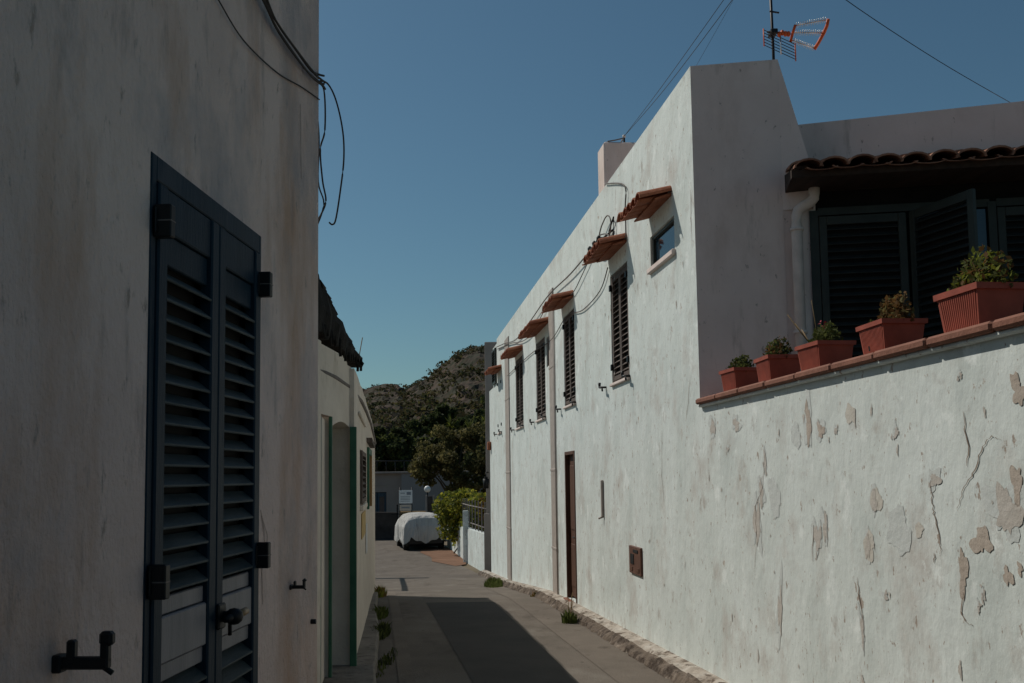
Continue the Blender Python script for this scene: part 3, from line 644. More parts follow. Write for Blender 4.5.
# ------------------------------------------------------------------ planters on the coping
GP = 'terracotta flower boxes lined up on the terrace wall'
def planter(s, label, h=.17, L=.30, W=.23, seed=0, kind=0, off=-.135, rot=0):
    e = empty('flower_planter', FR @ Matrix.Translation((s, off, 2.098)) @ Matrix.Rotation(rad(rot), 4, 'Z'), label, 'planter', GP)
    r = np.random.default_rng(seed)
    mb = MB(); l, w_ = L/2, W/2; t = .82
    ring = lambda fx, z: [(-l*fx, -w_*fx, z), (l*fx, -w_*fx, z), (l*fx, w_*fx, z), (-l*fx, w_*fx, z)]
    vs = ring(t, 0)+ring(.95, h*.86)+ring(1.04, h*.86)+ring(1.05, h)+ring(.94, h)+ring(.9, h*.8)
    fs = [(3, 2, 1, 0)]+[(a*4+i, a*4+(i+1) % 4, (a+1)*4+(i+1) % 4, (a+1)*4+i) for a in range(5) for i in range(4)]
    mb.add(vs, fs, 'pot')
    for k in range(18):   # fluted sides
        u = (k+.5)/18*2-1
        for sy in (-1, 1):
            x = u*l*t*.93; x2 = u*l*.95*.93
            a = [(x-.004, sy*w_*t, .012), (x+.004, sy*w_*t, .012), (x2+.004, sy*w_*.95, h*.84), (x2-.004, sy*w_*.95, h*.84)]
            b = [(p[0], p[1]+sy*.003, p[2]) for p in a]
            mb.add(a+b, [(4, 5, 6, 7), (0, 1, 5, 4), (1, 2, 6, 5), (2, 3, 7, 6), (3, 0, 4, 7)], 'pot')
    if kind == 3: mb.add([(.035, w_*t*1.03+.004, .03), (.05, w_*t*1.03+.004, .03), (.05, w_*t*1.05+.004, .055), (.035, w_*t*1.05+.004, .055)], [(0, 1, 2, 3)], 'dark')
    mb.build('pot', e)
    mb = MB(); mb.add(ring(.9, h*.88), [(0, 1, 2, 3)], 'soil'); mb.build('soil', e)
    mb = MB(); stems = MB()
    def clump(cx, cy, cz, rx_, rz, n, sz, ms):
        q = r.normal(size=(n, 3)); q /= np.linalg.norm(q, axis=1)[:, None]; q *= (r.random((n, 1))**.45)
        q[:, 2] = abs(q[:, 2])
        leaves(mb, np.array([cx, cy, cz])+q*[rx_, rx_*.8, rz], sz, ms, r)
        for k in range(6):
            d = q[k % n]; stems.tube([(cx, cy, h*.85), (cx+d[0]*rx_*.5, cy+d[1]*rx_*.4, cz+d[2]*rz*.5), (cx+d[0]*rx_, cy+d[1]*rx_*.8, cz+d[2]*rz)], .0018, 'dry', 4)
    if kind == 0: 
        for a in (-.08, .03, .09): clump(a, 0, h*.9, .08, .12, 230, .015, ['leaf_pot', 'leaf_dark', 'leaf_mid'])
    elif kind == 1:
        for a in (-.07, .0, .08): clump(a, 0, h*.9, .09, .15, 280, .014, ['leaf_brown', 'leaf_dark', 'leaf_mid'])
    elif kind == 2:
        for a in (-.06, .04): clump(a, 0, h*.9, .09, .14, 300, .014, ['leaf_mid', 'leaf_pot', 'leaf_mid'])
        for (x, y, X, Y, Z_) in ((.07, .03, .15, .16, .20), (.09, .02, .18, .10, .15), (.06, .0, .09, .03, .28), (.05, .05, .22, .04, .12)):
            stems.tube([(x, y, h*.85), ((x+X)/2, (y+Y)/2, h+Z_*.4), (X, Y, h+Z_)], .0028, 'dry', 5)
        q = np.array([-.02, 0, h+.115])+r.normal(size=(16, 3))*.012; leaves(mb, q, .013, ['pink'], r)
    elif kind == 3:
        for a in (-.09, .0, .05): clump(a, -.02, h*.9, .075, .17, 260, .015, ['leaf_brown', 'leaf_brown', 'leaf_olive2'])
        clump(.11, .05, h*.9, .035, .05, 60, .012, ['leaf_mid', 'leaf_pot'])
    else:
        for a, b in ((-.09, .18), (.0, .22), (.07, .19), (.12, .13)): clump(a, -.02, h*.9, .105, b, 380, .015, ['leaf_pot', 'leaf_ivy', 'leaf_brown', 'leaf_mid'])
    stems.build('stem', e); mb.build('foliage', e)
planter(7.42, 'smallest looking flower box with a low green tuft, beside the tall white wall', .175, seed=1, kind=0, rot=2)
planter(6.70, 'flower box with a round dark bush, second one from the white tower', .18, seed=2, kind=1, rot=-3)
planter(5.96, 'middle flower box with bare twigs and a pink bloom', .17, seed=3, kind=2, rot=2)
planter(5.15, 'flower box with dry brown foliage and a dark hole near its base', .17, seed=4, kind=3, rot=-2)
planter(4.35, 'biggest looking flower box with bushy green growth nearest the right edge', .195, L=.32, seed=5, kind=4, rot=1)

# ================================================================== NEAR LEFT HOUSE
lh = empty('beige_house', FL, 'near beige stucco house with blue louvred shutters at the left edge', 'house')
mb = MB(); H = 6.2
def Lwall(mb):
    xs = np.linspace(-6, 4.2, 30)
    wall_holes(mb, -6, 4.2, -.3, H, [(2.49, 3.40, .15, 2.34)], 0, .16, 'beige', 'dark')
    mb.add([(4.2, 0, -.3), (4.26, .04, -.3), (4.26, 5, -.3), (4.26, 5, H), (4.26, .04, H), (4.2, 0, H)], [(0, 1, 4, 5), (1, 2, 3, 4)], 'beige')
    mb.add([(-6, 0, H), (4.2, 0, H), (4.26, .04, H), (4.26, 5, H), (-6, 5, H)], [(0, 1, 2, 3, 4)], 'beige')
    mb.add([(-6, 0, -.3), (-6, 5, -.3), (-6, 5, H), (-6, 0, H)], [(0, 1, 2, 3)], 'beige')
    for k, c in enumerate([[(3.43, 1.38), (3.46, 1.33), (3.47, 1.27), (3.44, 1.2), (3.45, 1.08)], [(3.42, 1.4), (3.45, 1.36), (3.50, 1.31), (3.49, 1.27)], [(3.9, 3.0), (3.92, 2.7)]]):
        vs = []
        for a, b in c: vs += [(a-.0022, -.002, b), (a+.0022, -.002, b)]
        mb.add(vs, [(2*i, 2*i+1, 2*i+3, 2*i+2) for i in range(len(c)-1)], 'crack')
Lwall(mb); mb.build('house_wall', lh)
mb = MB()
mb.box(2.49, 2.522, -.004, .06, .15, 2.34, 'navy', .003); mb.box(3.378, 3.40, -.004, .06, .15, 2.34, 'navy', .003); mb.box(2.522, 3.378, -.004, .06, 2.275, 2.34, 'navy', .003)
mb.build('shutter_frame', lh)
def big_leaf(x0, x1, left):
    w_ = x1-x0; h_ = 2.10; z0 = .17; st = .058
    mb = MB(); y0, y1 = -.012, .028
    zr = [(0, .12), (1.155-z0-.12, 1.155-z0), (h_-.115, h_)]
    mb.box(0, st, y0, y1, 0, h_, 'navy', .005); mb.box(w_-st, w_, y0, y1, 0, h_, 'navy', .005)
    for i, (a, b) in enumerate(zr): mb.box(st, w_-st, y0+.006, y1-.002, a, b, 'navy_worn' if i == 1 else 'navy', .004)
    # bead mouldings beside the stiles, closed panel under the rails
    for a, b in ((zr[1][1], zr[1][1]+.05), (zr[1][0]-.05, zr[1][0]), (zr[2][0]-.085, zr[2][0])): mb.box(st, w_-st, y0+.016, y1-.006, a+.002, b-.002, 'navy_worn' if a < 1.2 else 'navy', .003)
    mb.box(st-.010, st-.002, y0-.006, y0+.002, .1, h_-.1, 'navy_worn', .002) if False else None
    o = mb.build('shutter_leaf', lh, (x0, 0, z0))
    sb = MB()
    for a, b in ((zr[0][1], zr[1][0]-.05), (zr[1][1]+.05, zr[2][0]-.085)):
        k = round((b-a)/.054)
        for i in range(k):
            z = a+(i+.5)*(b-a)/k
            sb.box(st-.004, w_-st+.004, -.027, .027, -.0045, .0045, 'slat', .003, Matrix.Rotation(rad(38+random.uniform(-1.5, 1.5)), 3, 'X'), (0, .012, z))
    sb.box(st, w_-st, .042, .05, .1, h_-.1, 'dark')
    sb.build('slats', o)
    for z in (2.12-z0, 1.21-z0):
        hb = MB(); xa = -.025 if left else w_-.03; hh = .085
        hb.box(xa, xa+.03, -.052, -.006, z, z+hh, 'iron', .003); hb.box(xa-.01, xa+.06, -.017, -.0125, z+.01, z+hh-.01, 'iron', .002)
        hb.box(xa-.001, xa+.031, -.0525, -.01, z+hh*.48, z+hh*.52, 'cable_grey'); hb.build('hinge', o)
    return o
big_leaf(2.524, 2.966, True)
rl = big_leaf(2.970, 3.376, False)
mb = MB(); mb.tube([(.04, -.012, .93), (.04, -.052, .93)], .016, 'iron', 12); mb.ball((.04, -.052, .93), .028, 'iron', 12, .9); mb.box(.0, .06, -.022, -.011, .895, .97, 'iron', .008)
mb.tube([(-.02, -.048, .93), (.09, -.052, .93)], .011, 'iron', 10); mb.tube([(.04, -.04, .93), (.04, -.04, .875)], .006, 'iron', 8)
hd = mb.build('handle', rl); mb = MB(); mb.tube([(.09, -.052, .93), (.15, -.052, .932)], .012, 'brass', 10, .011); mb.build('handle_tip', hd)
def big_hook(s, h, k):
    mb = MB(); q = lambda a: -a*k
    mb.box(s-.018, s+.018, q(.018), .01, h-.018*k, h+.018*k, 'iron', .004)
    mb.box(s-.011, s+.011, q(.112), q(.0), h-.012*k, h+.013*k, 'iron', .004)
    mb.box(s-.010, s+.010, q(.042), q(.024), h, h+.047*k, 'iron', .004)
    mb.box(s-.010, s+.010, q(.112), q(.094), h, h+.062*k, 'iron', .004)
    mb.box(s-.012, s+.012, q(.120), q(.092), h+.035*k, h+.064*k, 'iron', .006)
    mb.tube([(s, q(.10), h-.008*k), (s, q(.118), h-.020*k)], .006*k, 'iron', 8)
    mb.build('shutter_holdback', lh)
big_hook(2.075, 1.135, 1.0); big_hook(3.80, 1.10, .5)
mb = MB(); mb.tube([(4.1, 0, .93), (4.1, -.02, .93)], .01, 'iron'); mb.build('nail', lh)
# cable bundle
rb = random.Random(2); GB = 'cables on the near beige house'
base = [(2.6, 3.17), (3.11, 3.17), (3.32, 3.155), (3.49, 3.13), (3.75, 3.135), (3.98, 3.155), (4.12, 3.19), (4.195, 3.205)]
txt = ['uppermost strand of the thick cable bundle near the beige corner', 'middle strand of the thick cable bundle near the beige corner', 'lowest strand of the thick cable bundle near the beige corner', 'twisted outer strand of the cable bundle near the beige corner']
for k in range(4):
    cable('wall_cable', [(a, -.015-.012*(k % 2)-rb.uniform(0, .012), b+.016*(1.5-k)+rb.uniform(-.008, .008)) for a, b in base], .0048, 'cable', txt[k], FL, GB)
cable('wall_cable', [(2.6, -.012, 2.96), (2.85, -.012, 2.97), (2.94, -.012, 2.955), (3.17, -.012, 2.935), (3.56, -.006, 2.99), (3.9, -.006, 3.07), (4.19, -.006, 3.13)], .0026, 'cable', 'thin single wire slanting below the thick bundle on beige wall', FL, GB)
cable('wall_cable', [(-.85, 4.30, 3.26), (-.81, 4.35, 3.27), (-.77, 4.35, 3.19), (-.74, 4.35, 3.05), (-.735, 4.35, 2.92), (-.75, 4.35, 2.78), (-.77, 4.35, 2.65), (-.785, 4.35, 2.625), (-.80, 4.35, 2.635)], .004, 'cable', 'big black cable loop hanging out against the sky past the beige corner', None, GB)
cable('wall_cable', [(-.85, 4.29, 3.25), (-.815, 4.3, 3.22), (-.81, 4.3, 3.04), (-.83, 4.3, 2.95), (-.82, 4.3, 2.81), (-.805, 4.3, 2.72), (-.825, 4.3, 2.66), (-.85, 4.3, 2.62)], .004, 'cable', 'narrow wavy black cable hanging close along the beige corner', None, GB)
cable('wall_cable', [(-.85, 4.28, 3.2), (-.832, 4.28, 3.0), (-.835, 4.28, 2.8), (-.81, 4.28, 2.7), (-.84, 4.28, 2.6)], .0035, 'cable', 'shortest thin wire hanging tight against the beige corner', None, GB)

# ================================================================== COTTAGE
ct = empty('cottage', FB, 'low cream cottage with green door posts and ragged dark roof edge', 'cottage')
Bi = FB.inverted()
def Bp(X, Y, Z): return tuple(Bi @ Vector((X, Y, Z)))
mb = MB()
# main street wall s 8.72..17.9 with windows, rounded top at the far end
hs = [(10.15, 11.5, 1.24, 1.80), (12.7, 14.3, 1.12, 1.9)]
wall_holes(mb, 8.72, 17.9, -.8, 2.20, hs, 0, .14, 'cream', 'dark')
top = [(8.72, 2.46), (10.4, 2.47), (12, 2.46), (14, 2.44), (15.5, 2.40), (16.6, 2.34), (17.4, 2.27), (17.9, 2.21)]
wv = lambda s: random.Random(int(s*100)).uniform(-.02, .02)
tp = []
for (a, b), (c, d) in zip(top, top[1:]):
    for k in range(4): tp.append((a+(c-a)*k/4, b+(d-b)*k/4+wv(a+k)))
tp.append(top[-1])
mb.prism([(8.72, 2.201)]+tp+[(17.9, 2.201)], 0, .35, 'cream')
mb.add([(17.9, 0, -.8), (20.8, 6, -.8), (20.8, 6, 2.2), (17.9, 0, 2.2)], [(0, 1, 2, 3)], 'cream')
mb.add([(8.72, .35, 2.2), (17.9, 0, 2.2), (20.8, 6, 2.2), (8.72, 6, 2.2)], [(0, 1, 2, 3)], 'cream')
# jamb of the recessed entrance, facing the viewer
j0, j1 = Bp(-1.42, 8.72, 0), Bp(-2.6, 8.80, 0)
mb.add([(8.72, 0, -.2), (j1[0], j1[1], -.2), (j1[0], j1[1], 2.45), (8.72, 0, 2.45)], [(0, 1, 2, 3)], 'cream')
# near bay
def nb(X, Y): return Bp(X, Y, 0)[:2]
P0, P1, P2, P3 = nb(-1.46, 7.62), nb(-1.44, 8.0), nb(-2.6, 8.0), nb(-1.52, 4.2)
P4 = nb(-1.41, 8.72)
def qv(p, q_, z0, z1): mb.add([(p[0], p[1], z0), (q_[0], q_[1], z0), (q_[0], q_[1], z1), (p[0], p[1], z1)], [(0, 1, 2, 3)], 'cream')
qv(P3, P0, -.3, 2.56); qv(P1, P2, -.3, 2.0); qv(P0, P1, 2.0, 2.54)
# lintel over the entrance with a shallow arch
L0, L1 = P1, P4; arch = []
for k in range(11):
    t = k/10; arch.append((L0[0]+(L1[0]-L0[0])*t, L0[1]+(L1[1]-L0[1])*t, 1.93+.05*math.sin(math.pi*t)))
vs = arch+[(a[0], a[1], 2.54 if a[0] < L1[0]-.2 else 2.48) for a in arch]
mb.add(vs, [(k, k+1, 12+k, 11+k) for k in range(10)], 'cream')
mb.add([(a[0], a[1], a[2]) for a in arch]+[(a[0], a[1]+1.1, a[2]) for a in arch], [(k, k+1, 12+k, 11+k) for k in range(10)], 'cream')
mb.build('cottage_wall', ct)
# moulding cable line under the eave
mb = MB(); mb.tube([Bp(-1.50, 7.3, 2.34), Bp(-1.44, 8.1, 2.33), Bp(-1.42, 8.7, 2.30), (10.4, -.01, 2.30), (12, -.01, 2.31), (14.5, -.01, 2.29), (16.5, -.01, 2.2), (17.8, -.01, 2.12)], .018, 'cable_grey', 8); mb.build('wall_moulding', ct)
mb = MB(); mb.tube([(9.6, -.012, 2.13), (10.6, -.012, 2.12), (11.6, -.012, 2.11)], .016, 'cream', 8); mb.build('wall_moulding', ct)
# green posts
def post(p, ws, y0, y1, z0, z1):
    mb = MB(); mb.box(p[0]-ws/2, p[0]+ws/2, p[1]+y0, p[1]+y1, z0, z1, 'green', .004); mb.build('door_post', ct)
post(nb(-1.475, 7.64), .03, -.012, .012, -.08, 2.0); post(nb(-1.455, 7.985), .03, -.014, .012, -.08, 2.0); post((8.69, 0), .05, -.022, .035, -.08, 1.95)
mb = MB(); a, b = nb(-1.47, 7.66), nb(-1.455, 7.97)
mb.box(a[0], b[0], a[1]-.01, a[1]+.03, -.08, 1.98, 'cream', .004); mb.build('door_panel', ct)
# far window with brown shutter, green door
a, b, c, d = hs[0]
louvre_leaf('window_shutter', ct, b-a-.02, d-c-.02, Matrix.Translation((a+.01, -.01, c+.01)), ('shutter_brown', 'shutter_brown'), .05, .05, .06, 35, oy=-1)
mb = MB(); mb.box(a-.03, b+.03, -.04, .1, c-.06, c-.003, 'cream', .01); mb.build('window_sill', ct)
a, b, c, d = hs[1]
mb = MB(); mb.box(a, a+.1, -.03, .1, c, d, 'green', .004); mb.box(b-.1, b, -.03, .1, c, d, 'ochre', .004); mb.box(a+.1, b-.1, -.03, .1, d-.08, d, 'green', .004); dfm = mb.build('door_frame', ct)
mb = MB(); mb.box(a+.1, b-.1, .02, .06, c, d-.08, 'ochre', .004); mb.build('door', ct)
mb = MB(); mb.prism([(12.5, 1.96), (14.5, 1.94), (14.5, 1.99), (12.5, 2.01)], -.07, 0, 'shutter_brown'); mb.build('window_canopy', ct)
# ragged dark roof edge
mb = MB(); r = random.Random(8); K = 26; vs = []
a, b = np.array([-1.50, 7.20]), np.array([-1.385, 9.05])
topz = lambda t: 3.18-.60*t; botz = lambda t: 2.66-.14*t
for k in range(K+1):
    t = k/K; p = a+(b-a)*t
    zt = topz(t)+r.uniform(-.012, .012); zb = botz(t)+r.uniform(-.05, .03)
    xo = .0+.015*math.sin(k*1.7)
    for (dx, z) in ((xo+.02, zb), (xo+.04, (zb+zt)/2), (xo, zt), (-2.2, zt+.3), (-2.2, zb)): vs.append(Bp(p[0]+dx, p[1], z))
mb.add(vs, [(k*5+i, k*5+(i+1) % 5, (k+1)*5+(i+1) % 5, (k+1)*5+i) for k in range(K) for i in range(5)]+[(0, 1, 2, 3, 4), tuple(K*5+i for i in range(5))], 'reed')
for k in range(30):
    t = r.random(); p = a+(b-a)*t; z = botz(t); l = r.uniform(.0, .07)
    mb.tube([Bp(p[0]+.02, p[1], z+.08), Bp(p[0]+.025+r.uniform(-.02, .02), p[1]+r.uniform(-.03, .03), z-l)], .012, 'reed', 4)
for k in range(24):
    t = r.random(); p = a+(b-a)*t; z = topz(t)
    mb.tube([Bp(p[0], p[1]-.1, z+.01), Bp(p[0], p[1]+.1, z-.03+r.uniform(-.02, .03))], .012, 'reed', 4)
mb.build('ragged_roof', ct)
mb = MB()
for (X, Y, z0, z1, dx) in ((-1.40, 9.0, 2.5, 2.78, .05),): mb.tube([Bp(X, Y, z0), Bp(X+dx, Y, z1)], .004, 'dry', 4)
mb.build('dry_twig', ct)
# unseen beam frame added beyond the cottage to throw thin shadows across the road
pg = empty('shadow_frame', (-4.6, 20, 0), 'unseen wooden beam frame added behind the cottage end to cast road shadows', 'shadow_frame')
mb = MB(); mb.box(-1.3, .07, 7.55, 8.0, 1.98, 2.03, 'bark', .01); mb.build('plank', pg); mb = MB(); mb.tube([(-.62, 8.0, 1.95), (.5, 1.05, 1.95)], .055, 'bark'); mb.build('beam', pg)
for x, y in ((.5, 1.1), (-1.2, 7.8)):
    mb = MB(); mb.tube([(x, y, -1.2), (x, y, 1.95)], .05, 'bark'); mb.build('post', pg)
# paper notices
e = tag(MB().box(10.45, 11.75, -.012, -.004, .88, 1.14, 'paper', 0).build('wall_notice'), 'torn yellow paper notice pasted below the brown cottage shutter', 'notice'); e.matrix_world = FB
e = tag(MB().box(12.0, 12.5, -.012, -.004, .62, .96, 'whitepaper', 0).build('wall_notice'), 'small white paper sheet pasted on the cottage wall past the yellow one', 'notice'); e.matrix_world = FB

# ================================================================== END OF THE STREET
# tall grey pillar wall at the end of the white house
pw = empty('grey_pillar', (-.585, 28, G(28)), 'tall narrow grey wall pillar closing the far end of the white house', 'pillar')
mb = MB(); mb.box(-.175, .35, 0, .5, -.4, 5.31-G(28), 'grey', .02); mb.build('shaft', pw)
mb = MB(); mb.box(-.24, -.06, -.12, -.002, -.3, 1.66, 'grey', .015); mb.build('gate_post', pw)
mb = MB(); mb.box(-.22, -.12, -.20, -.05, 2.62, 2.68, 'iron', .01); mb.tube([(-.17, -.13, 2.35), (-.17, -.13, 2.62)], .07, 'iron', 8, .09); mb.tube([(-.17, -.13, 2.68), (-.17, -.05, 2.8), (-.10, 0, 2.8)], .012, 'iron'); mb.build('wall_lantern', pw)
# garden wall
GWp = [(-.80, 28.3), (-1.53, 32.6), (-2.15, 37), (-2.75, 41.5)]
gw = empty('garden_wall', (-.8, 28.3, G(28)), 'low white garden wall with square post beside the dirt patch', 'wall')
def strip(mb, pts, z0f, z1f, th, m, org):
    for (a, b), (c, d) in zip(pts, pts[1:]):
        v = Vector((c-a, d-b, 0)).normalized(); n_ = Vector((-v.y, v.x, 0))*-th
        vs = []
        for (x, y) in ((a, b), (c, d)):
            for o_ in (Vector((0, 0, 0)), n_):
                for zz in (z0f(y), z1f(y)): vs.append((x+o_.x-org[0], y+o_.y-org[1], zz-org[2]))
        mb.add(vs, [(0, 1, 5, 4), (2, 3, 7, 6), (1, 3, 7, 5), (0, 1, 3, 2), (4, 5, 7, 6)], m)
org = (-.8, 28.3, G(28))
mb = MB(); strip(mb, GWp, lambda y: -1.6, lambda y: -.10 if y < 32 else -.14 if y < 33 else -.10-.03*(y-33), .2, 'white', org); mb.build('wall_panel', gw)
mb = MB(); mb.box(-.84, -.66, 4.1, 4.28, -.5, 1.60, 'white', .015); mb.build('wall_post', gw)
# picket fence on the garden wall
fe = empty('picket_fence', (-.8, 28.3, -.1), 'dark grey picket fence standing on the low white garden wall', 'fence')
k = 0
for (a, b), (c, d) in zip(GWp[:2], GWp[1:3]):
    L_ = math.hypot(c-a, d-b); nn = int(L_/.7)
    for i in range(nn):
        t = i/nn; x, y = a+(c-a)*t+.1, b+(d-b)*t
        z = -.10; mb = MB(); mb.box(x-.018+.8, x+.018+.8, y-.045-28.3, y+.045-28.3, -.02, .88+random.uniform(-.04, .04), 'grey', .006)
        mb.build('picket', fe); k += 1
for z in (.15, .7):
    mb = MB(); mb.tube([(a_+.1+.8, b_-28.3, z) for a_, b_ in GWp[:3]], .018, 'grey', 6); mb.build('rail', fe)
# ivy
rng = np.random.default_rng(21)
iv = empty('ivy_bush', (-1.78, 36, -.8), 'bright green ivy bush spilling over the white garden wall', 'bush')
mb = MB()
def cloud(mb, c, r3, n, size, ms, rng, hollow=.35, aspect=.6):
    q = rng.normal(size=(n, 3)); q /= np.linalg.norm(q, axis=1)[:, None]
    q *= (hollow+(1-hollow)*rng.random((n, 1))**.6)
    leaves(mb, np.array(c)+q*np.array(r3), size, ms, rng, 0, aspect)
for (x, y, z, a, b, n) in ((-2.55, 36, 1.2, .7, .65, 1100), (-2.0, 35.5, 1.35, .65, .6, 1100), (-1.5, 34.5, 1.3, .45, .5, 700), (-2.5, 36, .6, .6, .6, 900), (-1.75, 35, .7, .5, .55, 800), (-1.95, 35.3, .1, .28, .55, 420), (-2.3, 37.2, .1, .35, .5, 300), (-1.95, 35.2, -.35, .15, .38, 160), (-2.6, 37, 1.0, .4, .6, 500)):
    cloud(mb, (x+2.1, y-36, z), (a, .7, b), n, .07, ['leaf_ivy', 'leaf_ivy', 'leaf_ivy2', 'leaf_mid'], rng)
cloud(mb, (.72, -1.9, 1.2), (.2, .5, .45), 330, .06, ['leaf_rust', 'leaf_rust', 'leaf_ivy2'], rng); cloud(mb, (.68, -1.8, .6), (.2, .4, .5), 200, .06, ['leaf_rust', 'leaf_ivy'], rng)
mb.build('foliage', iv)
mb = MB()
for k in range(7): mb.tube([(rng.uniform(-.6, .6), .2, -.4), (rng.uniform(-.5, .5), .1, .4), (rng.uniform(-.8, .8), 0, 1.2)], .03, 'bark', 5, .012)
mb.build('stem', iv)

# covered car
car = empty('covered_car', frame2((-3.45, 39.2), (-.22, 1)) @ Matrix.Translation((0, 0, G(39))), 'small parked car under a pale grey cloth cover at the street end', 'car')
# sections along x (length), y width; profile rounded
def car_section(x, hw, zt, zb, belt, rnd):
    pts = [(-hw*.97, zb), (-hw*1.0, belt*.55), (-hw*.97, belt), (-hw*.86, belt+(zt-belt)*.55), (-hw*.70, zt-.07), (-hw*.50, zt-.01), (0, zt+.01), (hw*.50, zt-.01), (hw*.70, zt-.07), (hw*.86, belt+(zt-belt)*.55), (hw*.97, belt), (hw*1.0, belt*.55), (hw*.97, zb)]
    return [(x, a, b) for a, b in pts]
secs = [(0.0, .70, 1.00, .30, .70), (.06, .82, 1.22, .22, .85), (.22, .86, 1.33, .22, .9), (.6, .88, 1.39, .28, .92), (1.3, .89, 1.42, .25, .92), (2.2, .89, 1.40, .27, .92), (2.7, .88, 1.30, .24, .9), (3.15, .87, 1.02, .27, .8), (3.6, .82, .88, .3, .7), (3.85, .68, .66, .32, .5)]
SX = [q[0] for q in secs]; NX, NV = 90, 72
hemk = [0, .1, .2, .3, .42, .5, .58, .7, .8, .9, 1]
def cover_pt(x, t):
    hw, zt, zb, belt = (float(np.interp(x, SX, [q[m_] for q in secs])) for m_ in (1, 2, 3, 4))
    belt = min(belt, zt-.12)
    zb += .14*max(0, math.sin(x*1.9+(2 if t < .5 else 0)))
    P = [(-hw*1.02, zb), (-hw*1.0, belt*.55), (-hw*.97, belt), (-hw*.86, belt+(zt-belt)*.55), (-hw*.72, zt-.06), (-hw*.45, zt), (0, zt+.02), (hw*.45, zt), (hw*.72, zt-.06), (hw*.86, belt+(zt-belt)*.55), (hw*.97, belt), (hw*1.0, belt*.55), (hw*1.02, zb)]
    u = t*12; a_, b_ = float(np.interp(u, range(13), [p[0] for p in P])), float(np.interp(u, range(13), [p[1] for p in P]))
    side = min(1, abs(t-.5)*2.6)
    f = (.030*mn.noise(Vector((x*3.2, t*2, 0)))+.022*mn.noise(Vector((x*8, t*3, 4))))*side+.012*mn.noise(Vector((x*4, t*14, 8)))
    s_ = 1 if a_ > 0 else -1
    return (x+.02*mn.noise(Vector((x*3, t*9, 2))), a_+s_*f*1.6, b_+(f*.8 if side < .8 else 0))
vs = []
for k in range(NX+1):
    x = 3.85*(k/NX)**1.15
    for i in range(NV+1): vs.append(cover_pt(x, i/NV))
n = NV+1
mb = MB(); mb.add(vs, [(k*n+i, k*n+i+1, (k+1)*n+i+1, (k+1)*n+i) for k in range(NX) for i in range(NV)], 'cover', True)
# rear drape, hem hanging low in the middle between the lifted corners
first = vs[:n]; rings = [first]
for r_ in range(1, 25):
    q = r_/24; row = []
    for i, p in enumerate(first):
        t = i/NV; hem = .30+.30*abs(2*t-1)**1.3+.03*math.sin(t*23)
        yb = -.74+1.48*t; y_ = p[1]+(yb-p[1])*q; z_ = p[2]+(hem-p[2])*q if p[2] > hem else p[2]
        fold = .035*mn.noise(Vector((y_*5.5, q*.8, 1)))+.02*mn.noise(Vector((y_*13, q*1.5, 6)))
        row.append((-.02-.06*math.sin(q*math.pi*.6)+fold*min(1, q*2), y_, z_))
    rings.append(row)
flat_ = [p for row in rings for p in row]
mb.add(flat_, [(k*n+i, k*n+i+1, (k+1)*n+i+1, (k+1)*n+i) for k in range(24) for i in range(NV)], 'cover', True)
mb.add(vs[-n:], [tuple(range(n))], 'cover')
mb.build('cloth_cover', car)
mb = MB(); mb.box(.08, 3.75, -.76, .76, .16, .62, 'carbody', .08); mb.box(.02, .2, -.72, .72, .22, .55, 'carbody', .05); mb.build('lower_body', car)
for x in (.55, 3.0):
    for y in (-1, 1):
        mb = MB(); mb.tube([(x, y*.60, .29), (x, y*.78, .29)], .29, 'tyre', 20); wh = mb.build('wheel', car)
        mb = MB(); mb.tube([(x, y*.781, .29), (x, y*.80, .29)], .19, 'rim', 16); mb.build('rim', wh)
# signs
def signb(X, Y, label):
    e = empty('notice_sign', (X, Y, G(Y)), label, 'sign')
    for dx in (-.27, .23):
        mb = MB(); mb.tube([(dx, .02, 0), (dx, .02, 2.42)], .022, 'iron', 8); mb.build('post', e)
    mb = MB(); mb.box(-.30, .26, -.03, -.01, 1.75, 2.30, 'signwhite', .006); b_ = mb.build('upper_board', e)
    mb = MB(); mb.box(.02, .2, -.034, -.031, 2.10, 2.22, 'text'); mb.box(-.24, -.05, -.034, -.031, 2.16, 2.19, 'text')
    for z in (2.02, 1.96, 1.90, 1.83): mb.box(-.24, .17, -.034, -.031, z, z+.018, 'text')
    mb.build('print', b_)
    mb = MB(); mb.box(-.27, .22, -.03, -.01, 1.45, 1.68, 'signtan', .006); b2 = mb.build('lower_board', e)
    mb = MB(); mb.box(-.2, .15, -.034, -.031, 1.54, 1.60, 'text'); mb.build('print', b2)
signb(-4.50, 42.2, 'white notice sign with tan lower plate on two posts behind the covered car')
# gate pillars with globe lamp
gp = empty('gate_pillar', (-3.82, 46, -1.28), 'slim dark gate pillar with round white globe lamp behind the covered car', 'gate pillar')
mb = MB(); mb.box(-.12, .12, 0, .3, 0, 1.95, 'darkwall', .02); mb.build('pillar_shaft', gp)
mb = MB(); mb.box(-.20, -.121, -.02, .3, 0, 2.0, 'grey', .01); mb.box(.121, .20, -.02, .3, 0, 2.0, 'grey', .01); mb.build('pillar_edge', gp)
mb = MB(); mb.tube([(-.12, .1, 1.95), (-.12, .1, 2.15)], .03, 'iron', 8); mb.build('lamp_stem', gp)
mb = MB(); mb.ball((-.12, .1, 2.28), .155, 'glassball', 16); mb.build('globe', gp)
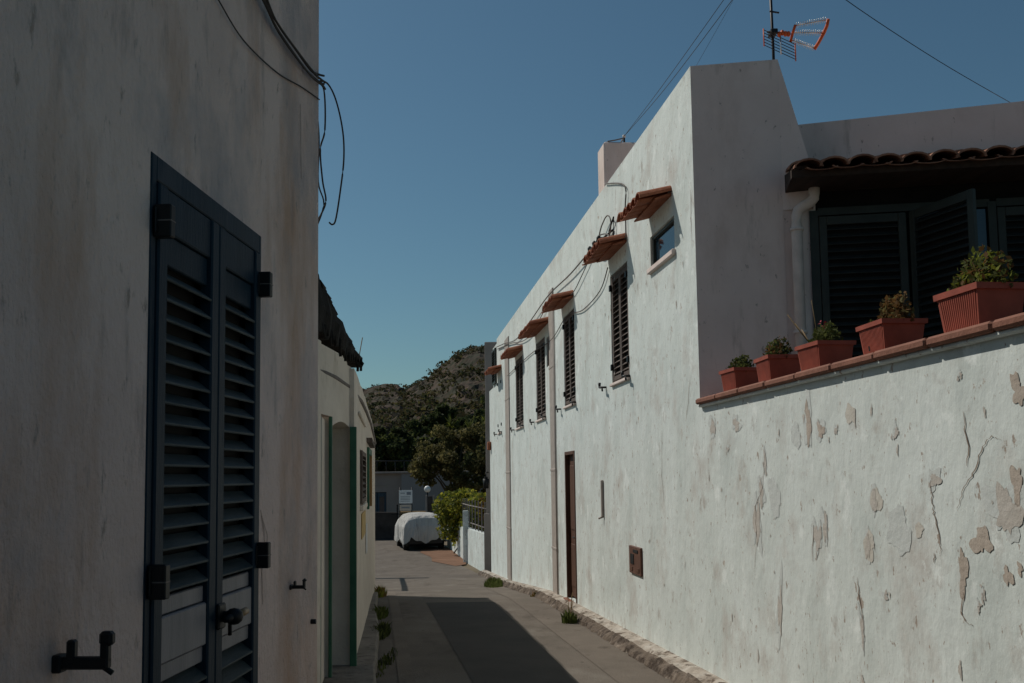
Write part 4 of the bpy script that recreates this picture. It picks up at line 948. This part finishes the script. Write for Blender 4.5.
# low walls in front of the grey house
e = tag(MB().prism([(-7.6, -1.4), (-5.18, -1.4), (-5.35, -.05), (-7.6, .0)], 46.2, 46.5, 'darkwall').build('dark_stone_wall'), 'low dark stone wall across the far yard left of the sign', 'wall')
e = tag(MB().box(-5.3, -4.0, 46.6, 46.85, -1.4, -.02, 'ochre', .02).build('ochre_wall'), 'short ochre wall section behind the white sign', 'wall')
mb = MB(); mb.box(-.0, .06, 0, .06, 0, 1.6, 'iron'); mb.box(-.25, .3, 0, .05, 1.15, 1.2, 'iron'); e = tag(mb.build('garden_tap_post', None, (-5.3, 45.6, -1.28)), 'thin dark post with crossbar left of the white sign', 'post')
# far grey house
fh = empty('grey_house', (-6, 55, -1.28), 'single storey grey house with blue door across the street end', 'house')
mb = MB(); wall_holes(mb, -4.0, -.1, -.2, 3.05, [(-1.95, -.95+0, 0, 2.05)], 0, .2, 'far_grey', 'dark'); mb.add([(-4, 0, 3.05), (-.1, 0, 3.05), (-.1, 7, 3.05), (-4, 7, 3.05)], [(0, 1, 2, 3)], 'far_grey')
mb.add([(-4, 0, -.2), (-4, 7, -.2), (-4, 7, 3.05), (-4, 0, 3.05)], [(0, 1, 2, 3)], 'far_grey'); mb.build('house_wall', fh)
mb = MB(); wall_holes(mb, -.1, 6.4, -.2, 3.05, [(3.0, 3.7, 1.2, 2.2)], -.15, .2, 'far_blue', 'dark'); mb.add([(-.1, -.15, 3.05), (6.4, -.15, 3.05), (6.4, 7, 3.05), (-.1, 7, 3.05)], [(0, 1, 2, 3)], 'far_blue')
mb.add([(6.4, -.15, -.2), (6.4, 7, -.2), (6.4, 7, 3.05), (6.4, -.15, 3.05)], [(0, 1, 2, 3)], 'far_blue'); mb.add([(-.1, -.15, -.2), (-.1, 0, -.2), (-.1, 0, 3.05), (-.1, -.15, 3.05)], [(0, 1, 2, 3)], 'far_blue'); mb.build('house_wing', fh)
mb = MB(); mb.box(-4.1, 6.5, -.25, .1, 3.052, 3.16, 'grey', .02); mb.build('roof_edge', fh)
for x0 in (-1.93, -1.44):
    mb = MB(); mb.box(x0, x0+.47, .06, .10, 0, 2.03, 'blue_door', .01); d_ = mb.build('blue_door', fh)
    mb = MB(); mb.box(x0+.1, x0+.37, .05, .058, .9, 1.8, 'glass'); mb.build('door_pane', d_)
mb = MB(); mb.box(-2.1, -.8, -.2, .05, -.15, .0, 'far_grey', .01); mb.build('door_step', fh)
mb = MB(); mb.box(-2.0, -.9, -.03, 0, 2.4, 2.43, 'grey'); mb.build('wall_line', fh)
mb = MB(); mb.tube([(.0-4, .3, 3.75), (1.5, .3, 3.75)], .03, 'iron'); 
for k in range(12): mb.tube([(-4+k*.5, .3, 3.15), (-4+k*.5, .3, 3.75)], .025, 'iron', 5)
mb.build('roof_railing', fh)

# trees
def tree(name, X, Y, zb, ht, clumps, ms, size, label, cat='tree', dens=1., trunk=.16, seed=0, hollow=.3, aspect=.6):
    r = np.random.default_rng(seed); e = empty(name, (X, Y, zb), label, cat, 'trees behind the grey house')
    mb = MB(); mb.tube([(0, 0, -.2), (.08, 0, ht*.25), (-.05, .05, ht*.55), (.05, 0, ht*.8)], trunk, 'bark', 8, trunk*.3); tr = mb.build('trunk', e)
    mb = MB()
    for (x, y, z, a, b) in clumps[:8]: mb.tube([(0, 0, ht*.25), (x*.45, y*.45, (ht*.25+z)*.55), (x*.9, y*.9, z)], trunk*.45, 'bark', 6, trunk*.12)
    mb.build('limb', e)
    mb = MB()
    for (x, y, z, a, b) in clumps: 
        sub = 7
        for _ in range(sub):
            q = r.normal(size=3); q /= np.linalg.norm(q); q *= r.random()**.4
            cloud(mb, (x+q[0]*a*.75, y+q[1]*a*.75, z+q[2]*b*.75), (a*.42, a*.42, b*.36), int(dens*140), size, ms, r, hollow, aspect)
    mb.build('crown', e)
tree('olive_tree', -2.9, 50, -1.28, 5.2, [(-1.6, -.4, 3.4, 1.1, .9), (-.7, .2, 4.4, 1.2, 1.0), (.5, 0, 4.9, 1.3, 1.1), (1.6, .2, 4.2, 1.2, 1.0), (.2, -.8, 3.4, 1.4, .9), (-.9, -.7, 2.9, 1.2, .8), (1.4, -.6, 3.1, 1.2, .9), (2.3, .3, 3.3, 1.0, 1.0), (.6, -.9, 2.5, 1.1, .55), (2.0, -.5, 2.3, 1, .7)], ['leaf_olive', 'leaf_olive', 'leaf_olive2'], .095, 'wide olive tree with dull green-brown crown overhanging the grey house', seed=1, dens=1.2)
tree('olive_tree', .4, 47, -1.28, 6, [(0, 0, 4.6, 1.3, 1.3), (-1.0, .2, 3.9, 1.2, 1.2), (-.3, -.2, 2.6, 1.2, 1.0), (-1.0, 0, 2.1, .9, .9), (.2, 0, 5.6, 1, .9), (-1.3, .3, 5.0, .9, .9)], ['leaf_olive', 'leaf_dark'], .095, 'dark olive tree half hidden by the grey pillar', seed=2, dens=1.2)
GT = [(-7.6, 68, 6.2, 2.6, 'dark', 'round dark tree over the left part of the grey house roof'), (-4.7, 72, 8.0, 2.7, 'mid', 'tall mid green tree behind the olive, left of the summit'), (-1.6, 76, 9.2, 2.8, 'mid', 'taller bushy green tree below the hill ridge near the pillar'), (-10.5, 75, 6.4, 2.4, 'dark', 'dark shrubby tree just right of the cottage end'), (-7.0, 90, 8.6, 3.2, 'dark', 'dark tree farther back on the slope between hill and house'), (1.2, 70, 8, 2.6, 'dark', 'dark tree hidden mostly behind the grey pillar')]
for i, (X, Y, ht, r_, kk, lb) in enumerate(GT):
    rr = random.Random(i); cl = []
    for k in range(11):
        a = rr.uniform(0, 6.28); q = rr.random()**.5*r_*.75; z = ht*rr.uniform(.42, .9)
        cl.append((math.cos(a)*q, math.sin(a)*q*.6, z, r_*.42, ht*.13))
    cl.append((0, 0, ht*.92, r_*.35, ht*.10)); cl.append((0, 0, ht*.35, r_*.9, ht*.2)); cl.append((.3, -.4, ht*.15, r_*1.0, ht*.18))
    tree('tree', X, Y, -1.28, ht, cl, ['leaf_dark', 'leaf_dark', 'leaf_mid'] if kk == 'dark' else ['leaf_mid', 'leaf_dark', 'leaf_dark'], .17, lb, seed=30+i, dens=.8, aspect=.55)
# yucca-like spiky palm
pe = empty('palm_tree', (-4.3, 70, -1.2), 'spiky palm with pale fronds among the trees below the ridge', 'tree', 'trees behind the grey house')
mb = MB(); mb.tube([(0, 0, 0), (0, 0, 5.8)], .2, 'bark', 8, .14); mb.build('trunk', pe)
mb = MB(); rr = random.Random(4)
for cx, cz in ((0, 6.3), (1.3, 6.0), (2.4, 6.4), (.6, 5.2), (-1.0, 5.6)):
    for k in range(38):
        a = rr.uniform(0, 6.28); el_ = rr.uniform(-.3, 1.3); L_ = rr.uniform(.7, 1.1)
        d = Vector((math.cos(a)*math.cos(el_), math.sin(a)*math.cos(el_)*.8, math.sin(el_))); c = Vector((cx, 0, cz)); sd_ = d.cross(Vector((0, 0, 1))).normalized()*.06
        mb.add([c+sd_, c-sd_, c+d*L_*.6-sd_*.8, c+d*L_+Vector((0, 0, -.12)), c+d*L_*.6+sd_*.8], [(0, 1, 2, 3, 4)], 'leaf_mid' if k % 3 else 'leaf_ivy')
mb.build('crown', pe)

# ------------------------------------------------------------------ weeds
def weed(X, Y, rx_, n, h_, label, ms=('leaf_grass', 'leaf_mid'), seed=0, stalks=0, z=None, ry=None):
    r = random.Random(seed); zb = G(Y) if z is None else z
    e = empty('weed_tuft', (X, Y, zb), label, 'weeds', 'weeds growing along the street edges'); mb = MB()
    for k in range(n):
        a = r.uniform(0, 6.28); q = r.random()**.6; x = math.cos(a)*q*rx_; y = math.sin(a)*q*(ry or rx_); hh = h_*r.uniform(.35, 1)*(1-.5*q)
        lx, ly = r.uniform(-.5, .5)*hh, r.uniform(-.5, .5)*hh; t = r.uniform(0, 3.14); wd = r.uniform(.004, .009); dx, dy = math.cos(t)*wd, math.sin(t)*wd
        mb.add([(x-dx, y-dy, -.02), (x+dx, y+dy, -.02), (x+dx+lx*.5, y+dy+ly*.5, hh*.7), (x+lx, y+ly, hh), (x-dx+lx*.5, y-dy+ly*.5, hh*.7)], [(0, 1, 2, 3, 4)], r.choice(ms))
    mb.build('blades', e)
    if stalks:
        mb = MB()
        for k in range(stalks): mb.tube([(r.uniform(-.05, .05), r.uniform(-.05, .05), 0), (r.uniform(-.08, .08), r.uniform(-.05, .05), h_*r.uniform(1.1, 1.7))], .004, 'dry', 4)
        mb.build('dry_stalk', e)
weed(wallx(12.4)-.33, 12.4, .10, 160, .24, 'green weed with dry stalks growing from the stone kerb in front', seed=1, stalks=4, z=G(12.4)+.0)
weed(wallx(21.2)-.42, 21.4, .2, 900, .22, 'wide low green grass patch at the far foot of the white wall', seed=2, ry=1.1)
weed(wallx(16.4)-.2, 16.4, .08, 60, .14, 'tiny yellowish weed on the stone kerb near the brown door', ('leaf_grass', 'leaf_rust'), seed=3)
weed(pave(17)+.0, 17.2, .10, 300, .24, 'yellow green weed at the far cottage corner in sunlight', ('leaf_grass', 'leaf_rust', 'leaf_ivy'), seed=4, ry=.5)
weed(pave(13.3)+.02, 13.4, .09, 260, .20, 'leafy dark weed in the shade beside the pavement, farther one', ('leaf_mid', 'leaf_grass'), seed=5, ry=.4)
weed(pave(11.3)+.03, 11.4, .09, 380, .20, 'bushy dark weed in the shade beside the pavement, nearer one', ('leaf_mid', 'leaf_dark'), seed=6, ry=.5)
weed(pave(9.2)+.06, 9.2, .07, 120, .10, 'low weed strip in the shaded pavement joint by the door post', ('leaf_mid', 'leaf_dark'), seed=7, ry=.9)
